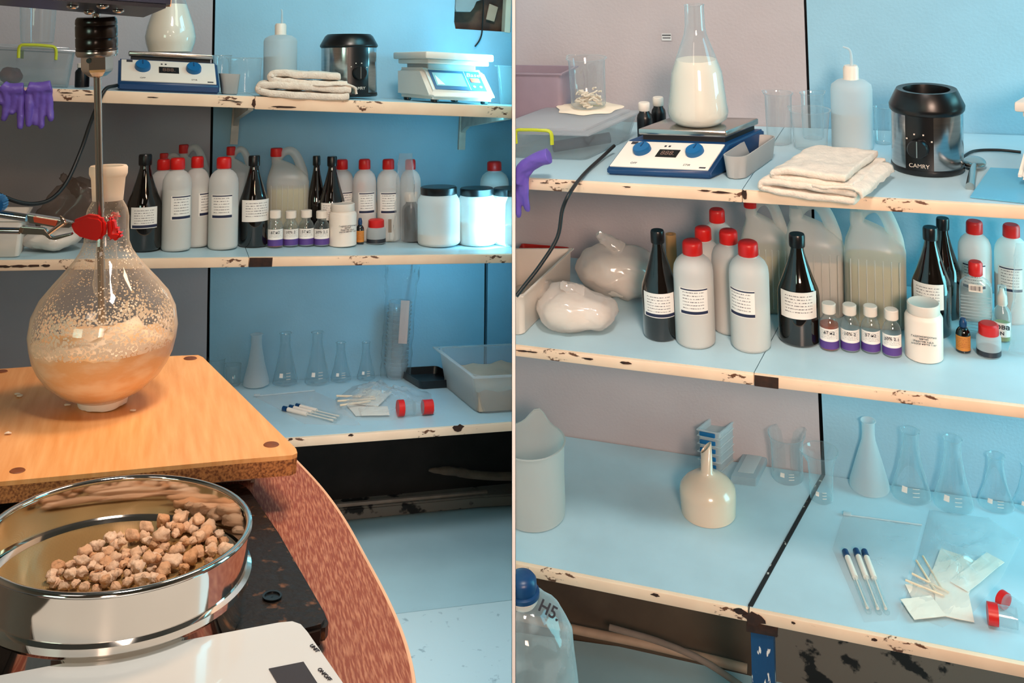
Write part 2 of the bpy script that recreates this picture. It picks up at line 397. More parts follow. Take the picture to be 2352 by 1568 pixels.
# ------------------------------------------------------------------ the setting
def strip(bay, pts, back, mat, name, parent=None, **k):
    return mesh(name, poly([Vector(p) for p in pts], back), mat, parent, None, smooth=False, **k)
def shelfboard(bay, k, x0, x1, lab, thick, fh, xb0=None, xb1=None):
    """one shelf board between image columns x0..x1 of the front edge, running back to the wall"""
    a = bay.at(k, x0, 0); b = bay.at(k, x1, 0)
    D = (bay.wp-bay.sh[k]).dot(bay.fn)/bay.bk.dot(bay.fn)-.003
    S = Matrix((bay.d, bay.bk, bay.n)).transposed().to_4x4(); S.translation = a
    w = (b-a).length; t = thing('shelf_board', lab, 'shelf', S, group=None)
    e0 = (S.inverted() @ bay.at(k, xb0, D)).x if xb0 else 0; e1 = (S.inverted() @ bay.at(k, xb1, D)).x if xb1 else w
    mesh('shelf_top', poly([Vector((0, .003, 0)), Vector((w, .003, 0)), Vector((e1, D, 0)), Vector((e0, D, 0))], Vector((0, 0, -thick))), mt('top'), t, smooth=False)
    bm = box(-.0005, w+.0005, -.006, .010, -fh, -.0005, bev=.002)
    mesh('edge_trim', bm, fascia(), t)
    return t, S, w, D
def wallpanel(bay, pix, name, mat, off=0.0, th=.02, **k):
    pts = [bay.wall(x, y)-bay.fn*off for x, y in pix]
    return mesh(name, poly(pts, bay.fn*th), mat, None, smooth=False, kind='structure', **k)
# left bay back wall, three painted panels with dark seams; opening high on the right
CUR = A
wallpanel(A, [(-160, -900), (489, -900), (489, 0), (476, 700), (472, 1010), (-160, 1010)], 'wall_left', mt('wallp'))
wallpanel(A, [(496, -900), (1300, -900), (1300, -10), (1174, -10), (1174, -60), (496, -60)], 'wall_left', mt('wall'))
wallpanel(A, [(496, -60), (1048, -60), (1043, 50), (1046, 66), (1173, 74), (1174, -10), (1300, -10), (1300, 500), (1114, 500), (1110, 1010), (480, 1010), (482, 700)], 'wall_left', mt('wall'))
wallpanel(A, [(1122, 500), (1300, 500), (1300, 1010), (1116, 1010)], 'wall_left', mt('wall'))
wallpanel(A, [(-170, -950), (1320, -950), (1320, 1020), (-170, 1020)], 'wall_left_core', mt('dark'), off=-.05)
# right bay back wall
CUR = B
wallpanel(B, [(1000, -900), (1846, -900), (1846, 0), (1858, 330), (1879, 910), (1887, 1100), (1880, 1500), (1000, 1500)], 'wall_right', mt('wallp'))
wallpanel(B, [(1852, -900), (2700, -900), (2700, 1500), (1888, 1500), (1896, 1100), (1887, 910), (1864, 330), (1852, 0)], 'wall_right', mt('wall'))
wallpanel(B, [(990, -950), (2720, -950), (2720, 1640), (990, 1640)], 'wall_right_core', mt('dark'), off=-.03)
# divider between the two bays
CUR = None
def rr(px, d, z): return Vector(((px-PX)/F*d, d, z))
bm = bmesh.new()
vs = [bm.verts.new(v) for z in (-.1, 1.68) for v in (rr(1176.3, .95, z), rr(1183.7, .95, z), rr(1183.7, 3.3, z), rr(1176.3, 3.3, z))]
for f in ((3, 2, 1, 0), (4, 5, 6, 7), (0, 1, 5, 4), (1, 2, 6, 5), (2, 3, 7, 6), (3, 0, 4, 7)): bm.faces.new([vs[i] for i in f])
mesh('wall_divider', bm, mt('divider'), None, smooth=False, cut=False, kind='structure')
def slab(name, x0, x1, y0, y1, z0, z1, mat):
    mesh(name, box(x0, x1, y0, y1, z0, z1), mat, None, smooth=False, cut=False, kind='structure')
room = pm('room_plaster', (176, 154, 134), .8, vs=2, var=.03)
slab('wall_back', -1.75, 2.35, -1.45, -1.40, -.2, 3.5, room)
slab('wall_side_left', -1.75, -1.70, -1.40, 3.6, -.2, 3.5, room)
slab('wall_side_right', 2.30, 2.35, -1.40, 3.6, -.2, 3.5, room)
slab('wall_front', -1.70, 2.30, 3.55, 3.6, -.2, 3.5, room)
slab('ceiling', -1.75, 2.35, -1.45, 3.6, 3.5, 3.55, pm('ceiling_white', (170, 164, 158), .8, vs=2, var=.02))
slab('floor', -1.75, 2.35, -1.45, 3.6, -.25, -.2, pm('grey_floor', (150, 160, 164), .7))
# shelf boards
CUR = A
A_b = [shelfboard(A, 0, -140, 585, 'top left shelf board with chipped peach edge, under the blue hotplate', .02, .028, None, 566),
 shelfboard(A, 0, 586.5, 1330, 'top left shelf board running under the folded towel and white scales', .02, .030, 567, None),
 shelfboard(A, 1, -140, 571, 'middle shelf board on the left with rusty edge, behind the round flask', .02, .022, None, 545),
 shelfboard(A, 1, 572.5, 1330, 'middle shelf board on the left holding small vials and black-lidded jars', .02, .022, 546.5, None),
 shelfboard(A, 2, 380, 1400, 'lowest shelf board on the left with conical glass flasks and plastic tub', .02, .020)]
t, S, w, D = A_b[3]
mesh('bare_patch', rough(box(0, .052, -.0072, -.005, -.022, -.001), .0006, 90), mt('rust'), t, smooth=False, label='dark bare metal patch')
def patch(bay, k, x, y, w, h, t, seed):
    """dark chip in the paint of a shelf edge"""
    p = hit(x, y, bay.fp-bay.fn*.0072, bay.fn); bm = bmesh.new(); n = 14; random.seed(seed)
    c = [bm.verts.new(p+bay.d*(w/2*math.cos(i*2*math.pi/n)*random.uniform(.5, 1.1))+bay.u*(h/2*math.sin(i*2*math.pi/n)*random.uniform(.6, 1.1))) for i in range(n)]
    f = bm.faces.new(c); bmesh.ops.triangulate(bm, faces=[f]); mesh('paint_chip', bm, mt('rust'), t, Matrix.Identity(4), smooth=False)
patch(A, 2, 1053, 983, .036, .020, A_b[4][0], 1); patch(A, 2, 806, 999, .014, .007, A_b[4][0], 2); patch(A, 2, 668, 1008, .012, .005, A_b[4][0], 3)
patch(A, 0, 583, 236, .012, .022, A_b[0][0], 4); patch(A, 0, 650, 246, .07, .006, A_b[1][0], 5)
for i, (x, w_) in enumerate(((150, .03), (205, .02), (350, .025), (520, .04), (545, .03))): patch(A, 0, x, 210+i*3.2+x*.02, w_, .003, A_b[0][0], 20+i)
for i, (x, w_) in enumerate(((10, .03), (45, .05), (80, .03), (105, .02), (325, .012))): patch(A, 1, x, 612-x*.02, w_, .006, A_b[2][0], 30+i)
CUR = B
B_b = [shelfboard(B, 0, 1000, 1704, 'upper right-hand shelf board carrying the white-faced hotplate', .02, .022, None, 1800),
 shelfboard(B, 0, 1706, 2600, 'upper right-hand shelf board under the folded towel and black canister', .02, .022, 1802, None),
 shelfboard(B, 1, 1000, 1731, 'middle right-hand shelf board with rust specks, under filled plastic bags', .02, .021, None, 1848),
 shelfboard(B, 1, 1733, 2600, 'middle right-hand shelf board with brown bare corner, under the row of vials', .02, .021, 1850, None),
 shelfboard(B, 2, 1000, 1717, 'wide lowest blue board on the right, holding the porcelain funnel', .022, .024, None, 1885),
 shelfboard(B, 2, 1722, 2700, 'wide lowest blue board on the right, holding zip bags and red-capped vials', .022, .024, 1890, None)]
t, S, w, D = B_b[3]
mesh('bare_patch', rough(box(0, .042, -.0072, -.005, -.021, -.001), .0006, 90), mt('rust'), t, smooth=False, label='brown bare metal patch')
for (x, y, w_, h_, k, s_) in ((1700, 1404, .03, .014, 4, 6), (2008, 1469, .014, .008, 5, 7), (1822, 1430, .012, .006, 5, 8), (1733, 1420, .05, .03, 5, 9), (1710, 446, .010, .02, 0, 10),
    (1250, 420, .018, .003, 0, 11), (1280, 421, .016, .003, 0, 12), (1440, 429, .02, .003, 0, 13), (1620, 438, .03, .004, 0, 14), (1655, 442, .04, .005, 0, 15),
    (1200, 806, .03, .005, 2, 16), (1220, 808, .03, .004, 2, 17), (1352, 824, .03, .005, 2, 18), (1435, 833, .03, .007, 2, 19), (1505, 1366, .02, .008, 4, 40)):
    patch(B, 0, x, y, w_, h_, B_b[k][0], s_)
# black joint strip between the two lowest boards
t, S, w, D = B_b[5]
s0 = B.at(2, 1719.5, .004); e = B.at(2, 1887.5, (B.wp-B.sh[2]).dot(B.fn)/B.bk.dot(B.fn)-.006); sd = B.d
mesh('shelf_joint', poly([s0-sd*.0012+B.n*.0022, s0+sd*.0075+B.n*.0022, e+sd*.0065+B.n*.0022, e-sd*.0012+B.n*.0022], B.n*-.002), pm('chipped_black_paint', (22, 20, 20), .7, vs=60, col2=(205, 200, 190), lo=.34, hi=.38), t, Matrix.Identity(4), smooth=False)
# brackets under the left top shelf
CUR = A
def bracket(x, y0, y1, lab, dep=.30):
    q = A.at(0, x, .02)-A.n*.021; u = A.n; D = (A.wp-q).dot(A.fn)/A.bk.dot(A.fn)
    S = Matrix((A.d, A.bk, A.n)).transposed().to_4x4(); S.translation = q; t = thing('shelf_bracket', lab, 'bracket', S)
    mesh('arm', poly([Vector((0, .0, 0)), Vector((0, D, 0)), Vector((0, D, -.075)), Vector((0, D*.85, -.05)), Vector((0, .0, -.012))], Vector((.012, 0, 0))), mt('fascia_plain'), t, smooth=False)
    mesh('upright', box(-.004, .016, D-.012, D-.001, -.12, 0), mt('fascia_plain'), t, smooth=False)
M['fascia_plain'] = lambda: pm('cream_painted_metal', (214, 200, 184), .55, vs=30, var=.1)
bracket(572, 250, 270, 'cream painted bracket under the top left shelf joint')
bracket(1168, 285, 310, 'grey painted bracket under the top left shelf beside the divider')
# blue chipped post under the right shelves
CUR = B
q = B.at(2, 1722, .004)-B.n*.026; S = Matrix((B.d, B.bk, B.n)).transposed().to_4x4(); S.translation = q
t = thing('shelf_post', 'chipped blue painted steel post under the lowest right-hand shelf joint', 'post', S)
mesh('post_body', box(0, .042, 0, .042, -.9, 0, bev=.002), pm('chipped_blue_paint', (12, 62, 104), .45, vs=26, col2=(216, 214, 208), sc3=(3, 3, .8), lo=.36, hi=.385, bump=.4), t)
mesh('rust_cap', rough(box(-.006, .05, -.004, .03, -.022, .001, bev=.002), .003, 60), mt('rust'), t, label='rusty top of the post')
# panel, rail and floor below
def below(bay, pix, dist, mat, name, lab, cat, th=.02, **k):
    n = bay.fn; p0 = bay.wp+n*dist; pts = [hit(x, y, p0, n) for x, y in pix]
    return mesh(name, poly(pts, n*th), mat, None, smooth=False, label=lab, cat=cat, **k)
below(B, [(1100, 1250), (1742, 1380), (1742, 1680), (1100, 1500)], -.10, mt('brown'), 'kick_panel', 'dark brown panel behind the pipe under the lowest right-hand shelf', 'panel')
below(B, [(1770, 1390), (2600, 1500), (2600, 1800), (1770, 1640)], -.10, mt('grime'), 'kick_panel', 'stained grey panel with black peeled patches under the right-hand shelf', 'panel')
b0 = [hit(x, y, B.wp-B.fn*.135, B.fn) for x, y in ((1150, 1405), (1320, 1445), (1500, 1482), (1716, 1535))]
mesh('floor_pipe', tube(b0, .010, 12), pm('beige_paint', (186, 150, 124), .5, vs=20, var=.1), None, label='beige painted pipe running along the brown panel under the right-hand shelf', cat='pipe')
b0 = [hit(x, y, B.wp-B.fn*.165, B.fn) for x, y in ((1400, 1440), (1520, 1475), (1620, 1520), (1710, 1580))]
mesh('dusty_hose', tube(b0, .007, 12), pm('dusty_grey', (140, 118, 104), .8, vs=20, var=.1), None, label='dusty grey hose sloping down beside the pipe under the right-hand shelf', cat='hose')
def flr(bay, y, x, dd, pix, name='floor', **k):
    p0 = hit(x, y, bay.wp+bay.fn*dd, bay.fn); pts = [hit(px, py, p0, bay.n) for px, py in pix]
    mesh(name, poly(pts, bay.n*-.02), mt('floor'), None, smooth=False, kind='structure', **k); return p0
fb = flr(B, 1522, 1520, -.12, [(1100, 1440), (2700, 1660), (2700, 2700), (1100, 2700)])
CUR = A
fa = flr(A, 1178, 830, -.02, [(300, 1210), (1300, 1130), (1300, 1362), (300, 1480)])
pts = [hit(px, py, fa, A.n) for px, py in ((300, 1481.5), (1300, 1363.5), (1300, 2600), (300, 2600))]
mesh('floor', poly(pts, A.n*-.02), pm('worn_floor', (196, 214, 216), .6, vs=40, col2=(150, 170, 176), lo=.28, hi=.36, bump=.2), None, smooth=False, kind='structure')
below(A, [(300, 985), (1300, 930), (1300, 1175), (300, 1240)], -.006, pm('void_shade_panel', (30, 26, 24), .9, vs=9, col2=(14, 12, 11)), 'kick_panel', 'black panel painted as the shaded void under the lowest left shelf', 'panel', th=.004)  # near-black colour paints in the shade of the void under the shelf
mesh('floor_beam', poly([hit(x, y, fa+A.n*.035, A.n) for x, y in ((560, 1130), (980, 1080), (1300, 1070), (1300, 1128), (1100, 1140), (560, 1190))], A.n*-.03, bev=.004), mt('grime'), None, label='low beam with peeling paint lying along the foot of the black shade panel', cat='beam')
below(A, [(560, 1176), (1120, 1128), (1120, 1150), (560, 1198)], -.055, pm('dirty_white_paint', (150, 132, 118), .6, vs=30, var=.12), 'floor_strip', 'dirty white edge strip along the front of the low beam on the left', 'strip', th=.01)
q0 = [hit(x, y, A.wp-A.fn*.10, A.fn) for x, y in ((985, 1080), (1040, 1082), (1110, 1092), (1300, 1098))]
mesh('wood_offcut', rough(tube(q0, lambda t: .011*min(1, .3+3*t), 10), .003, 60), pm('old_wood', (96, 76, 60), .8, vs=20, var=.2), None, label='old grey wood offcut lying in the dark under the lowest left shelf', cat='offcut')
# ------------------------------------------------------------------ bottle kinds
def P_(pts, R, Hh): return [(r*R, t*Hh) for t, r in pts]
def bottle(bay, k, x, yb, yt, w, kind, lab, name='bottle', group=None, **o):
    Mx, R = place(bay, k, x, yb, w); u = Mx.col[2].to_3d(); p = Mx.translation
    if o.get('turn'): Mx = Mx @ Matrix.Rotation(o['turn'], 4, 'Z')
    topr = dict(hdpe=.46, amber=.36, vial=.7, jar=.8, jarb=.8, drop=.4, flat=.4, redjar=.82, spray=.3, white=.7).get(kind, .5)
    dep = (bay.hz(x)); Hh = solve_h(p, u, yt+topr*w/2*max(0, (yt-dep))/F)
    cat = 'jar' if 'jar' in name else 'vial' if 'vial' in name else 'bottle'
    t = thing(name, lab, cat, Mx, group); fwd = -math.pi/2
    if kind == 'hdpe':
        mesh('bottle_body', lathe(P_([(0, .90), (.012, .97), (.03, 1), (.70, 1), (.76, .96), (.81, .83), (.845, .62), (.86, .45), (.88, .44)], R, Hh)), mt('hdpe'), t)
        lv = o.get('lv', .55); mesh('liquid', lathe(P_([(.01, .88), (.04, .97), (min(lv, .7), .97)], R, Hh)), mt('liqd'), t)
        mesh('cap', lathe(P_([(.875, .49), (.88, .51), (.975, .50), (.99, .47), (1, .40)], R, Hh), 30), mt('red'), t)
        if o.get('tag', 1): curved(R, Hh*.34, Hh*.60, fwd+o.get('la', 0), 1.5, 'paper_label', labelmat(), t)
    elif kind == 'amber':
        mesh('bottle_body', lathe(P_([(0, .90), (.02, 1), (.44, 1), (.50, .95), (.60, .74), (.72, .52), (.82, .36), (.86, .31), (.90, .31)], R, Hh)), mt('amber'), t)
        bm = lathe(P_([(.885, .37), (.90, .385), (.985, .385), (1, .35)], R, Hh), 30); mesh('cap', bm, mt('black'), t)
        if o.get('tag', 1): curved(R, Hh*o.get('l0', .22), Hh*o.get('l1', .45), fwd+o.get('la', 0), o.get('ls', 1.7), 'paper_label', plainlabel() if o.get('plain') else labelmat('dark_band_label', band=(30, 36, 66), t0=.12, t1=1.2), t)
    elif kind == 'vial':
        mesh('bottle_body', lathe(P_([(0, .92), (.02, 1), (.50, 1), (.60, .92), (.68, .74), (.72, .56), (.80, .54)], R, Hh)), mt('glass'), t)
        mesh('liquid', lathe(P_([(.02, .9), (.03, .95), (o.get('lv', .16), .95)], R, Hh)), pm(*o.get('liq', ('vial_clear_liquid', (150, 160, 166), .2))), t)
        bm = lathe(P_([(.78, .62), (.80, .72), (.985, .72), (1, .64)], R, Hh), 30); mesh('cap', bm, mt('white'), t)
        curved(R, Hh*.22, Hh*.50, fwd, 2.5, 'paper_label', plainlabel(), t)
        curved(R, Hh*.05, Hh*.22, fwd, 3.1, 'purple_band', pm('purple_print', (86, 58, 134), .5), t, label='purple printed band')
        z = Matrix.Translation((0, -R*1.035, Hh*.42)) @ Matrix.Rotation(math.pi/2, 4, 'X')
        text(o.get('wr', '57.н.2'), R*.5, mt('ink'), t, Mx @ z, name='handwriting')
    elif kind == 'jar':
        mesh('jar_body', lathe(P_([(0, .94), (.015, 1), (.74, 1), (.79, .93), (.81, .84), (.83, .80)], R, Hh)), mt('white'), t)
        mesh('lid', lathe(P_([(.82, .84), (.83, .86), (.985, .86), (1, .80), (.997, .76), (.992, .74)], R, Hh), 44), mt('white'), t)
        for i, (sx, c) in enumerate(((.5, 'Гидроксипропил'), (.42, 'метил'), (.5, 'Реактив ч.д.а.'), (.5, 'масса нетто 1 кг'))):
            z = Matrix.Rotation(o.get('la', .1), 4, 'Z') @ Matrix.Translation((0, -R*1.02, Hh*(.50-.045*i))) @ Matrix.Rotation(math.pi/2, 4, 'X'); text(c, R*.16, mt('ink'), t, Mx @ z)
    elif kind == 'jarb':
        mesh('jar_body', lathe(P_([(0, .90), (.02, .97), (.05, 1), (.70, 1), (.78, .97), (.85, .86), (.87, .80), (.9, .78)], R, Hh)), mt('hdpe'), t)
        lv = o.get('lv', .45); mesh('powder', lathe(P_([(.01, .88), (.05, .985), (lv, .985)], R, Hh)), mt('powder'), t)
        bm = lathe(P_([(.87, .84), (.88, .86), (.985, .86), (1, .82)], R, Hh), 44); mesh('lid', bm, mt('black'), t)
        if o.get('tag'): curved(R, Hh*.42, Hh*.62, fwd+.55, .75, 'paper_label', plainlabel(), t)
    elif kind == 'drop':
        mesh('bottle_body', lathe(P_([(0, .9), (.02, 1), (.52, 1), (.62, .9), (.70, .66), (.74, .4)], R, Hh)), mt('amber'), t)
        mesh('cap', lathe(P_([(.74, .44), (.76, .5), (.90, .5), (.93, .42), (1, .34)], R, Hh), 24), mt('navy'), t)
        curved(R, Hh*.08, Hh*.52, fwd, 2.6, 'orange_label', labelmat('orange_label', (206, 130, 50), None, lcol=(140, 50, 20)), t)
    elif kind == 'redjar':
        mesh('jar_body', lathe(P_([(0, .92), (.03, 1), (.56, 1), (.64, .92), (.68, .8)], R, Hh)), mt('frost'), t)
        mesh('dark_contents', lathe(P_([(.01, .9), (.04, 1.01), (.2, 1.01)], R, Hh)), pm('dark_contents', (42, 42, 48), .3), t)
        mesh('cap', lathe(P_([(.64, .80), (.66, .84), (.95, .82), (1, .66)], R, Hh), 36), mt('red'), t)
    elif kind == 'spray':
        mesh('bottle_body', lathe(P_([(0, .95), (.02, 1), (.42, 1), (.54, .85), (.62, .5), (.66, .42)], R, Hh)), mt('cplas'), t)
        mesh('liquid', lathe(P_([(.02, .93), (.3, .93)], R, Hh)), pm('olive_liquid', (150, 156, 96), .3), t)
        mesh('pump', lathe(P_([(.64, .5), (.66, .56), (.80, .52), (.84, .36), (.90, .26), (.95, .22)], R, Hh), 24), mt('white'), t)
        mesh('pump_cover', lathe(P_([(.66, .6), (.99, .46), (1, .3)], R, Hh), 24, capb=False), mt('cplas'), t)
        curved(R, Hh*.1, Hh*.36, fwd, 2.2, 'paper_label', labelmat('blank_label', band=None, lines=False), t)
        z = Matrix.Translation((R*.1, -R*1.06, Hh*.29)) @ Matrix.Rotation(math.pi/2, 4, 'X'); text('ова', R*.85, mt('ink'), t, Mx @ z, name='handwriting', bold=.0003)
        z = Matrix.Translation((0, -R*1.06, Hh*.17)) @ Matrix.Rotation(math.pi/2, 4, 'X'); text('N', R*.6, mt('ink'), t, Mx @ z, name='handwriting', bold=.0002)
    elif kind == 'white':   # brown bottle with white cap
        mesh('bottle_body', lathe(P_([(0, .92), (.02, 1), (.62, 1), (.70, .9), (.76, .66), (.82, .62)], R, Hh)), o.get('mat') or mt('cplas'), t)
        if not o.get('mat'): mesh('contents', lathe(P_([(.01, .9), (.05, .95), (.35, .95)], R, Hh)), pm('brown_liquid', (128, 112, 76), .3), t); curved(R, Hh*.25, Hh*.6, fwd, 1.5, 'brown_label', labelmat('brown_label', (134, 116, 98), None), t)
        mesh('cap', lathe(P_([(.80, .66), (.82, .74), (.98, .74), (1, .66)], R, Hh), 30), mt('white'), t)
    return t, Mx, R, Hh
def vessel(bay, k, x, yb, w, pts, lab, name, cat, mat=None, liquid=None, lip=1, group=None, spout=0, marks=0, part='vessel_body', th=None, Mx=None):
    """pts rows (row, half width px) bottom to top"""
    if Mx is None: Mx, R = place(bay, k, x, yb, w)
    t = thing(name, lab, cat, Mx, group); pr = prof_px(Mx, x, pts); pr[0] = (pr[0][0], 0)
    pr = [(0, .0006), (pr[0][0]*.9, 0)]+[(r, max(z, .002)) for r, z in pr]
    bm = lathe(pr, 48, capt=False)
    if lip:
        r, z = pr[-1]; bm = lathe([(r, z-.0006), (r*1.04+.0006, z), (r*1.04+.0006, z+.0012), (r, z+.0016), (r-.001, z+.0008)], 48, bm, capb=False, capt=False)
    if spout:
        zt = pr[-1][1]; rt = pr[-1][0]
        for v in bm.verts:
            if v.co.z > zt-rt*.5:
                a = math.atan2(v.co.y, v.co.x)-spout; a = (a+math.pi) % (2*math.pi)-math.pi; f = math.exp(-(a/.28)**2)*max(0, (v.co.z-zt+rt*.5)/(rt*.5))**2
                v.co.x *= 1+.20*f; v.co.y *= 1+.20*f; v.co.z += rt*(.30 if 'pointed' in lab else .04)*f
    mesh(part, bm, mat or mt('glass'), t)
    if liquid:
        y, lm = liquid; zl = solve_h(Mx.translation, Mx.col[2].to_3d(), y); lp = []
        for (r0, z0), (r1, z1) in zip(pr[1:], pr[2:]):
            if z1 <= zl: lp.append((r1*.975, max(z1, .002)))
            elif z0 < zl: f = (zl-z0)/(z1-z0); lp.append(((r0+(r1-r0)*f)*.975, zl)); break
        mesh('liquid', lathe([(pr[1][0]*.95, .0016)]+lp, 44), lm, t)
    if marks:
        R = pr[len(pr)//2][0]; z = pr[-1][1]
        Rb = pr[3][0] if len(pr) > 3 else R
        curved(Rb*.97, z*.18, z*.26, -math.pi/2-.35, .30, 'white_mark', labelmat('blank_label', band=None, lines=False), t, Rt=Rb*.88, eps=1.03)
        for i in range(3):
            z0 = z*(.14+.06*i); curved(Rb*.97, z0, z0+.0012, -math.pi/2+.25, .35, 'graduation', mt('white'), t, eps=1.04)
    return t, Mx, pr
# ------------------------------------------------------------------ bottles and jars on the shelves
CUR = A
VG = 'small vials with purple bands on the left'
def wr(i): return ['67.н2', '10% 2', '57.н2', '30% 2.1'][i]
bottle(A, 1, 329, 582, 353, 82, 'amber', 'black amber bottle nearest the round flask on the left middle shelf', l0=.24, l1=.46, ls=1.6)
bottle(A, 1, 404, 581, 361, 69, 'hdpe', 'milky litre bottle with red cap right beside the first amber bottle, left shelves', lv=.66, la=.35)
bottle(A, 1, 372, 568, 364, 62, 'hdpe', 'milky red-capped bottle mostly hidden behind the front one, left shelves', lv=.6, tag=0)
bottle(A, 1, 450, 571, 358, 58, 'hdpe', 'milky red-capped bottle standing second row between two front bottles, left shelves', lv=.66, la=.9)
bottle(A, 1, 511.5, 577, 359, 69, 'hdpe', 'half-full milky red-capped bottle left of the second amber bottle, left shelves', lv=.45, la=-.15)
bottle(A, 1, 581.5, 571, 356, 70, 'amber', 'amber bottle with handwritten white label left of the first vial, left shelves', plain=1, l0=.28, l1=.52, la=.25, ls=2.2)
bottle(A, 1, 762, 562, 358, 60, 'amber', 'amber bottle behind the white jar with label at mid height, left shelves', l0=.27, l1=.47, plain=1, la=-.1)
bottle(A, 1, 726, 556, 357, 46, 'amber', 'amber bottle half hidden behind another, right of the jug, left shelves', tag=0)
bottle(A, 1, 785, 553, 365, 53, 'hdpe', 'pale red-capped bottle right behind the amber bottles, left shelves', lv=.5, la=.3)
bottle(A, 1, 837, 557, 364, 54, 'hdpe', 'pale red-capped bottle behind the flat clear bottle, left shelves', lv=.5, la=.2)
bottle(A, 1, 892, 557, 364, 54, 'hdpe', 'pale labelled red-capped bottle above the brown white-capped one, left shelves', lv=.5)
bottle(A, 1, 943, 556, 365, 48, 'hdpe', 'pale red-capped bottle standing behind the crumpled bag, left shelves', lv=.4, tag=0)
bottle(A, 1, 1137, 548, 369, 66, 'hdpe', 'pale red-capped bottle behind the black-lidded jars near the divider', lv=.6, tag=0)
for i, (x, yb) in enumerate(((632, 571), (667.5, 569), (703, 568), (738.5, 568))):
    bottle(A, 1, x, yb, (481, 482, 480, 482)[i], 36, 'vial', ['first white-capped vial beside the amber bottle, reddish bottom, left shelves', 'second white-capped vial from the amber bottle, left shelves', 'third white-capped vial from the amber bottle, left shelves', 'white-capped vial touching the white jar, left shelves'][i], 'vial', VG, wr=wr(i), liq=(('vial_red_liquid', (150, 70, 40), .3) if i == 0 else ('vial_clear_liquid', (150, 160, 166), .2)))
bottle(A, 1, 787, 570, 463, 64, 'jar', 'plain white plastic jar with printed lines behind the vials, left shelves', 'plastic_jar', la=.35)
bottle(A, 1, 827, 562, 500, 19, 'drop', 'tiny amber bottle with orange label right of the white jar, left shelves')
bottle(A, 1, 864, 563, 500, 44, 'redjar', 'small clouded jar with red cap and dark contents, left shelves', 'small_jar')
bottle(A, 1, 868, 553, 452, 26, 'spray', 'clear spray bottle behind the small red-capped jar, left shelves', 'spray_bottle')
bottle(A, 1, 893.5, 557, 465, 30, 'white', 'clear bottle with white cap and brown contents, left shelves')
bottle(A, 1, 944, 558, 438, 42, 'white', 'dark bottle standing inside the crumpled bag, left shelves', mat=mt('black'))
bottle(A, 1, 1008, 571, 424, 98, 'jarb', 'large black-lidded milky jar without a label, left shelves', 'storage_jar', lv=.2)
bottle(A, 1, 1096, 569, 427, 90, 'jarb', 'large black-lidded jar with small label and cream powder, left shelves', 'storage_jar', lv=.42, tag=1)
bottle(A, 1, 1173, 568, 427, 90, 'jarb', 'black-lidded powder jar cut off by the divider, left shelves', 'storage_jar', lv=.36)
CUR = B
bottle(B, 1, 1519, 788, 523, 82, 'amber', 'amber bottle beside the white filled bags on the right middle shelf', l0=.23, l1=.46, la=-.1, ls=1.9)
bottle(B, 1, 1598, 806, 544, 92, 'hdpe', 'front milky red-capped bottle with centred label, right of an amber bottle, right shelves', lv=.63, la=-.05)
bottle(B, 1, 1725, 816, 546, 92, 'hdpe', 'front milky red-capped bottle with label turned left, half full, right shelves', lv=.44, la=-.5)
bottle(B, 1, 1622, 758, 515, 76, 'hdpe', 'red-capped bottle partly hidden behind the front milky bottle, right shelves', lv=.55, tag=1, la=1.0)
bottle(B, 1, 1680, 775, 521, 84, 'hdpe', 'red-capped milky bottle standing between and behind the two front ones, right shelves', lv=.7, tag=0)
bottle(B, 1, 1654, 722, 474, 72, 'hdpe', 'rear red-capped bottle near the wall left of the jugs, right shelves', lv=.5, tag=0)
bottle(B, 1, 1836.5, 803, 530, 97, 'amber', 'amber bottle with square handwritten label left of the vials, right shelves', plain=1, l0=.27, l1=.52, ls=1.9)
bottle(B, 1, 2140, 785, 515, 92, 'amber', 'amber bottle standing behind the white jar, right shelves', plain=1, l0=.28, l1=.52, la=-.2)
bottle(B, 1, 2168, 742, 495, 80, 'amber', 'rear amber bottle partly hidden by the one behind the white jar, right shelves', tag=0)
bottle(B, 1, 2240, 745, 500, 78, 'hdpe', 'red-capped bottle behind the clear rectangular bottle, right shelves', lv=.5, la=-.1)
bottle(B, 1, 2324, 752, 508, 80, 'hdpe', 'red-capped bottle at the far right edge behind the spray bottle', lv=.5, la=-.1)
VG2 = 'small vials with purple bands on the right'
for i, (x, yb, yt) in enumerate(((1905.5, 810, 688), (1953, 813, 691), (2000.5, 816, 694), (2049, 825, 702))):
    bottle(B, 1, x, yb, yt, 45, 'vial', ['white-capped vial with reddish bottom beside the amber bottle, right shelves', 'second white-capped vial from the amber bottle, right shelves', 'third white-capped vial from the amber bottle, right shelves', 'white-capped vial touching the white jar, right shelves'][i], 'vial', VG2, wr=wr(i), liq=(('vial_red_liquid', (150, 70, 40), .3) if i == 0 else ('vial_clear_liquid', (150, 160, 166), .2)), lv=(.55 if i == 0 else .16))
bottle(B, 1, 2122.5, 841, 677, 89, 'jar', 'plain white plastic jar with pale lid and printed lines, right shelves', 'plastic_jar', la=.0)
bottle(B, 1, 2212.5, 815, 727, 35, 'drop', 'tiny amber dropper bottle with orange label, right shelves')
bottle(B, 1, 2271, 829, 730, 58, 'redjar', 'small clouded jar with red cap and black contents, right shelves', 'small_jar')
bottle(B, 1, 2302, 790, 652, 44, 'spray', 'clear spray bottle with handwritten label behind the red-capped jar, right shelves', 'spray_bottle')
# two dark bottles with white caps behind the right hotplate
bottle(B, 0, 1483, 335, 232, 36, 'white', 'dark bottle with white cap just left of the right hotplate', mat=mt('black'))
bottle(B, 0, 1515, 325, 220, 34, 'white', 'dark bottle with white cap partly behind the conical flask', mat=mt('black'))
CUR = A
bottle(A, 0, 188, .16, 145, 34, 'white', 'dark bottle behind the drill chuck on the top left shelf', mat=mt('black'))
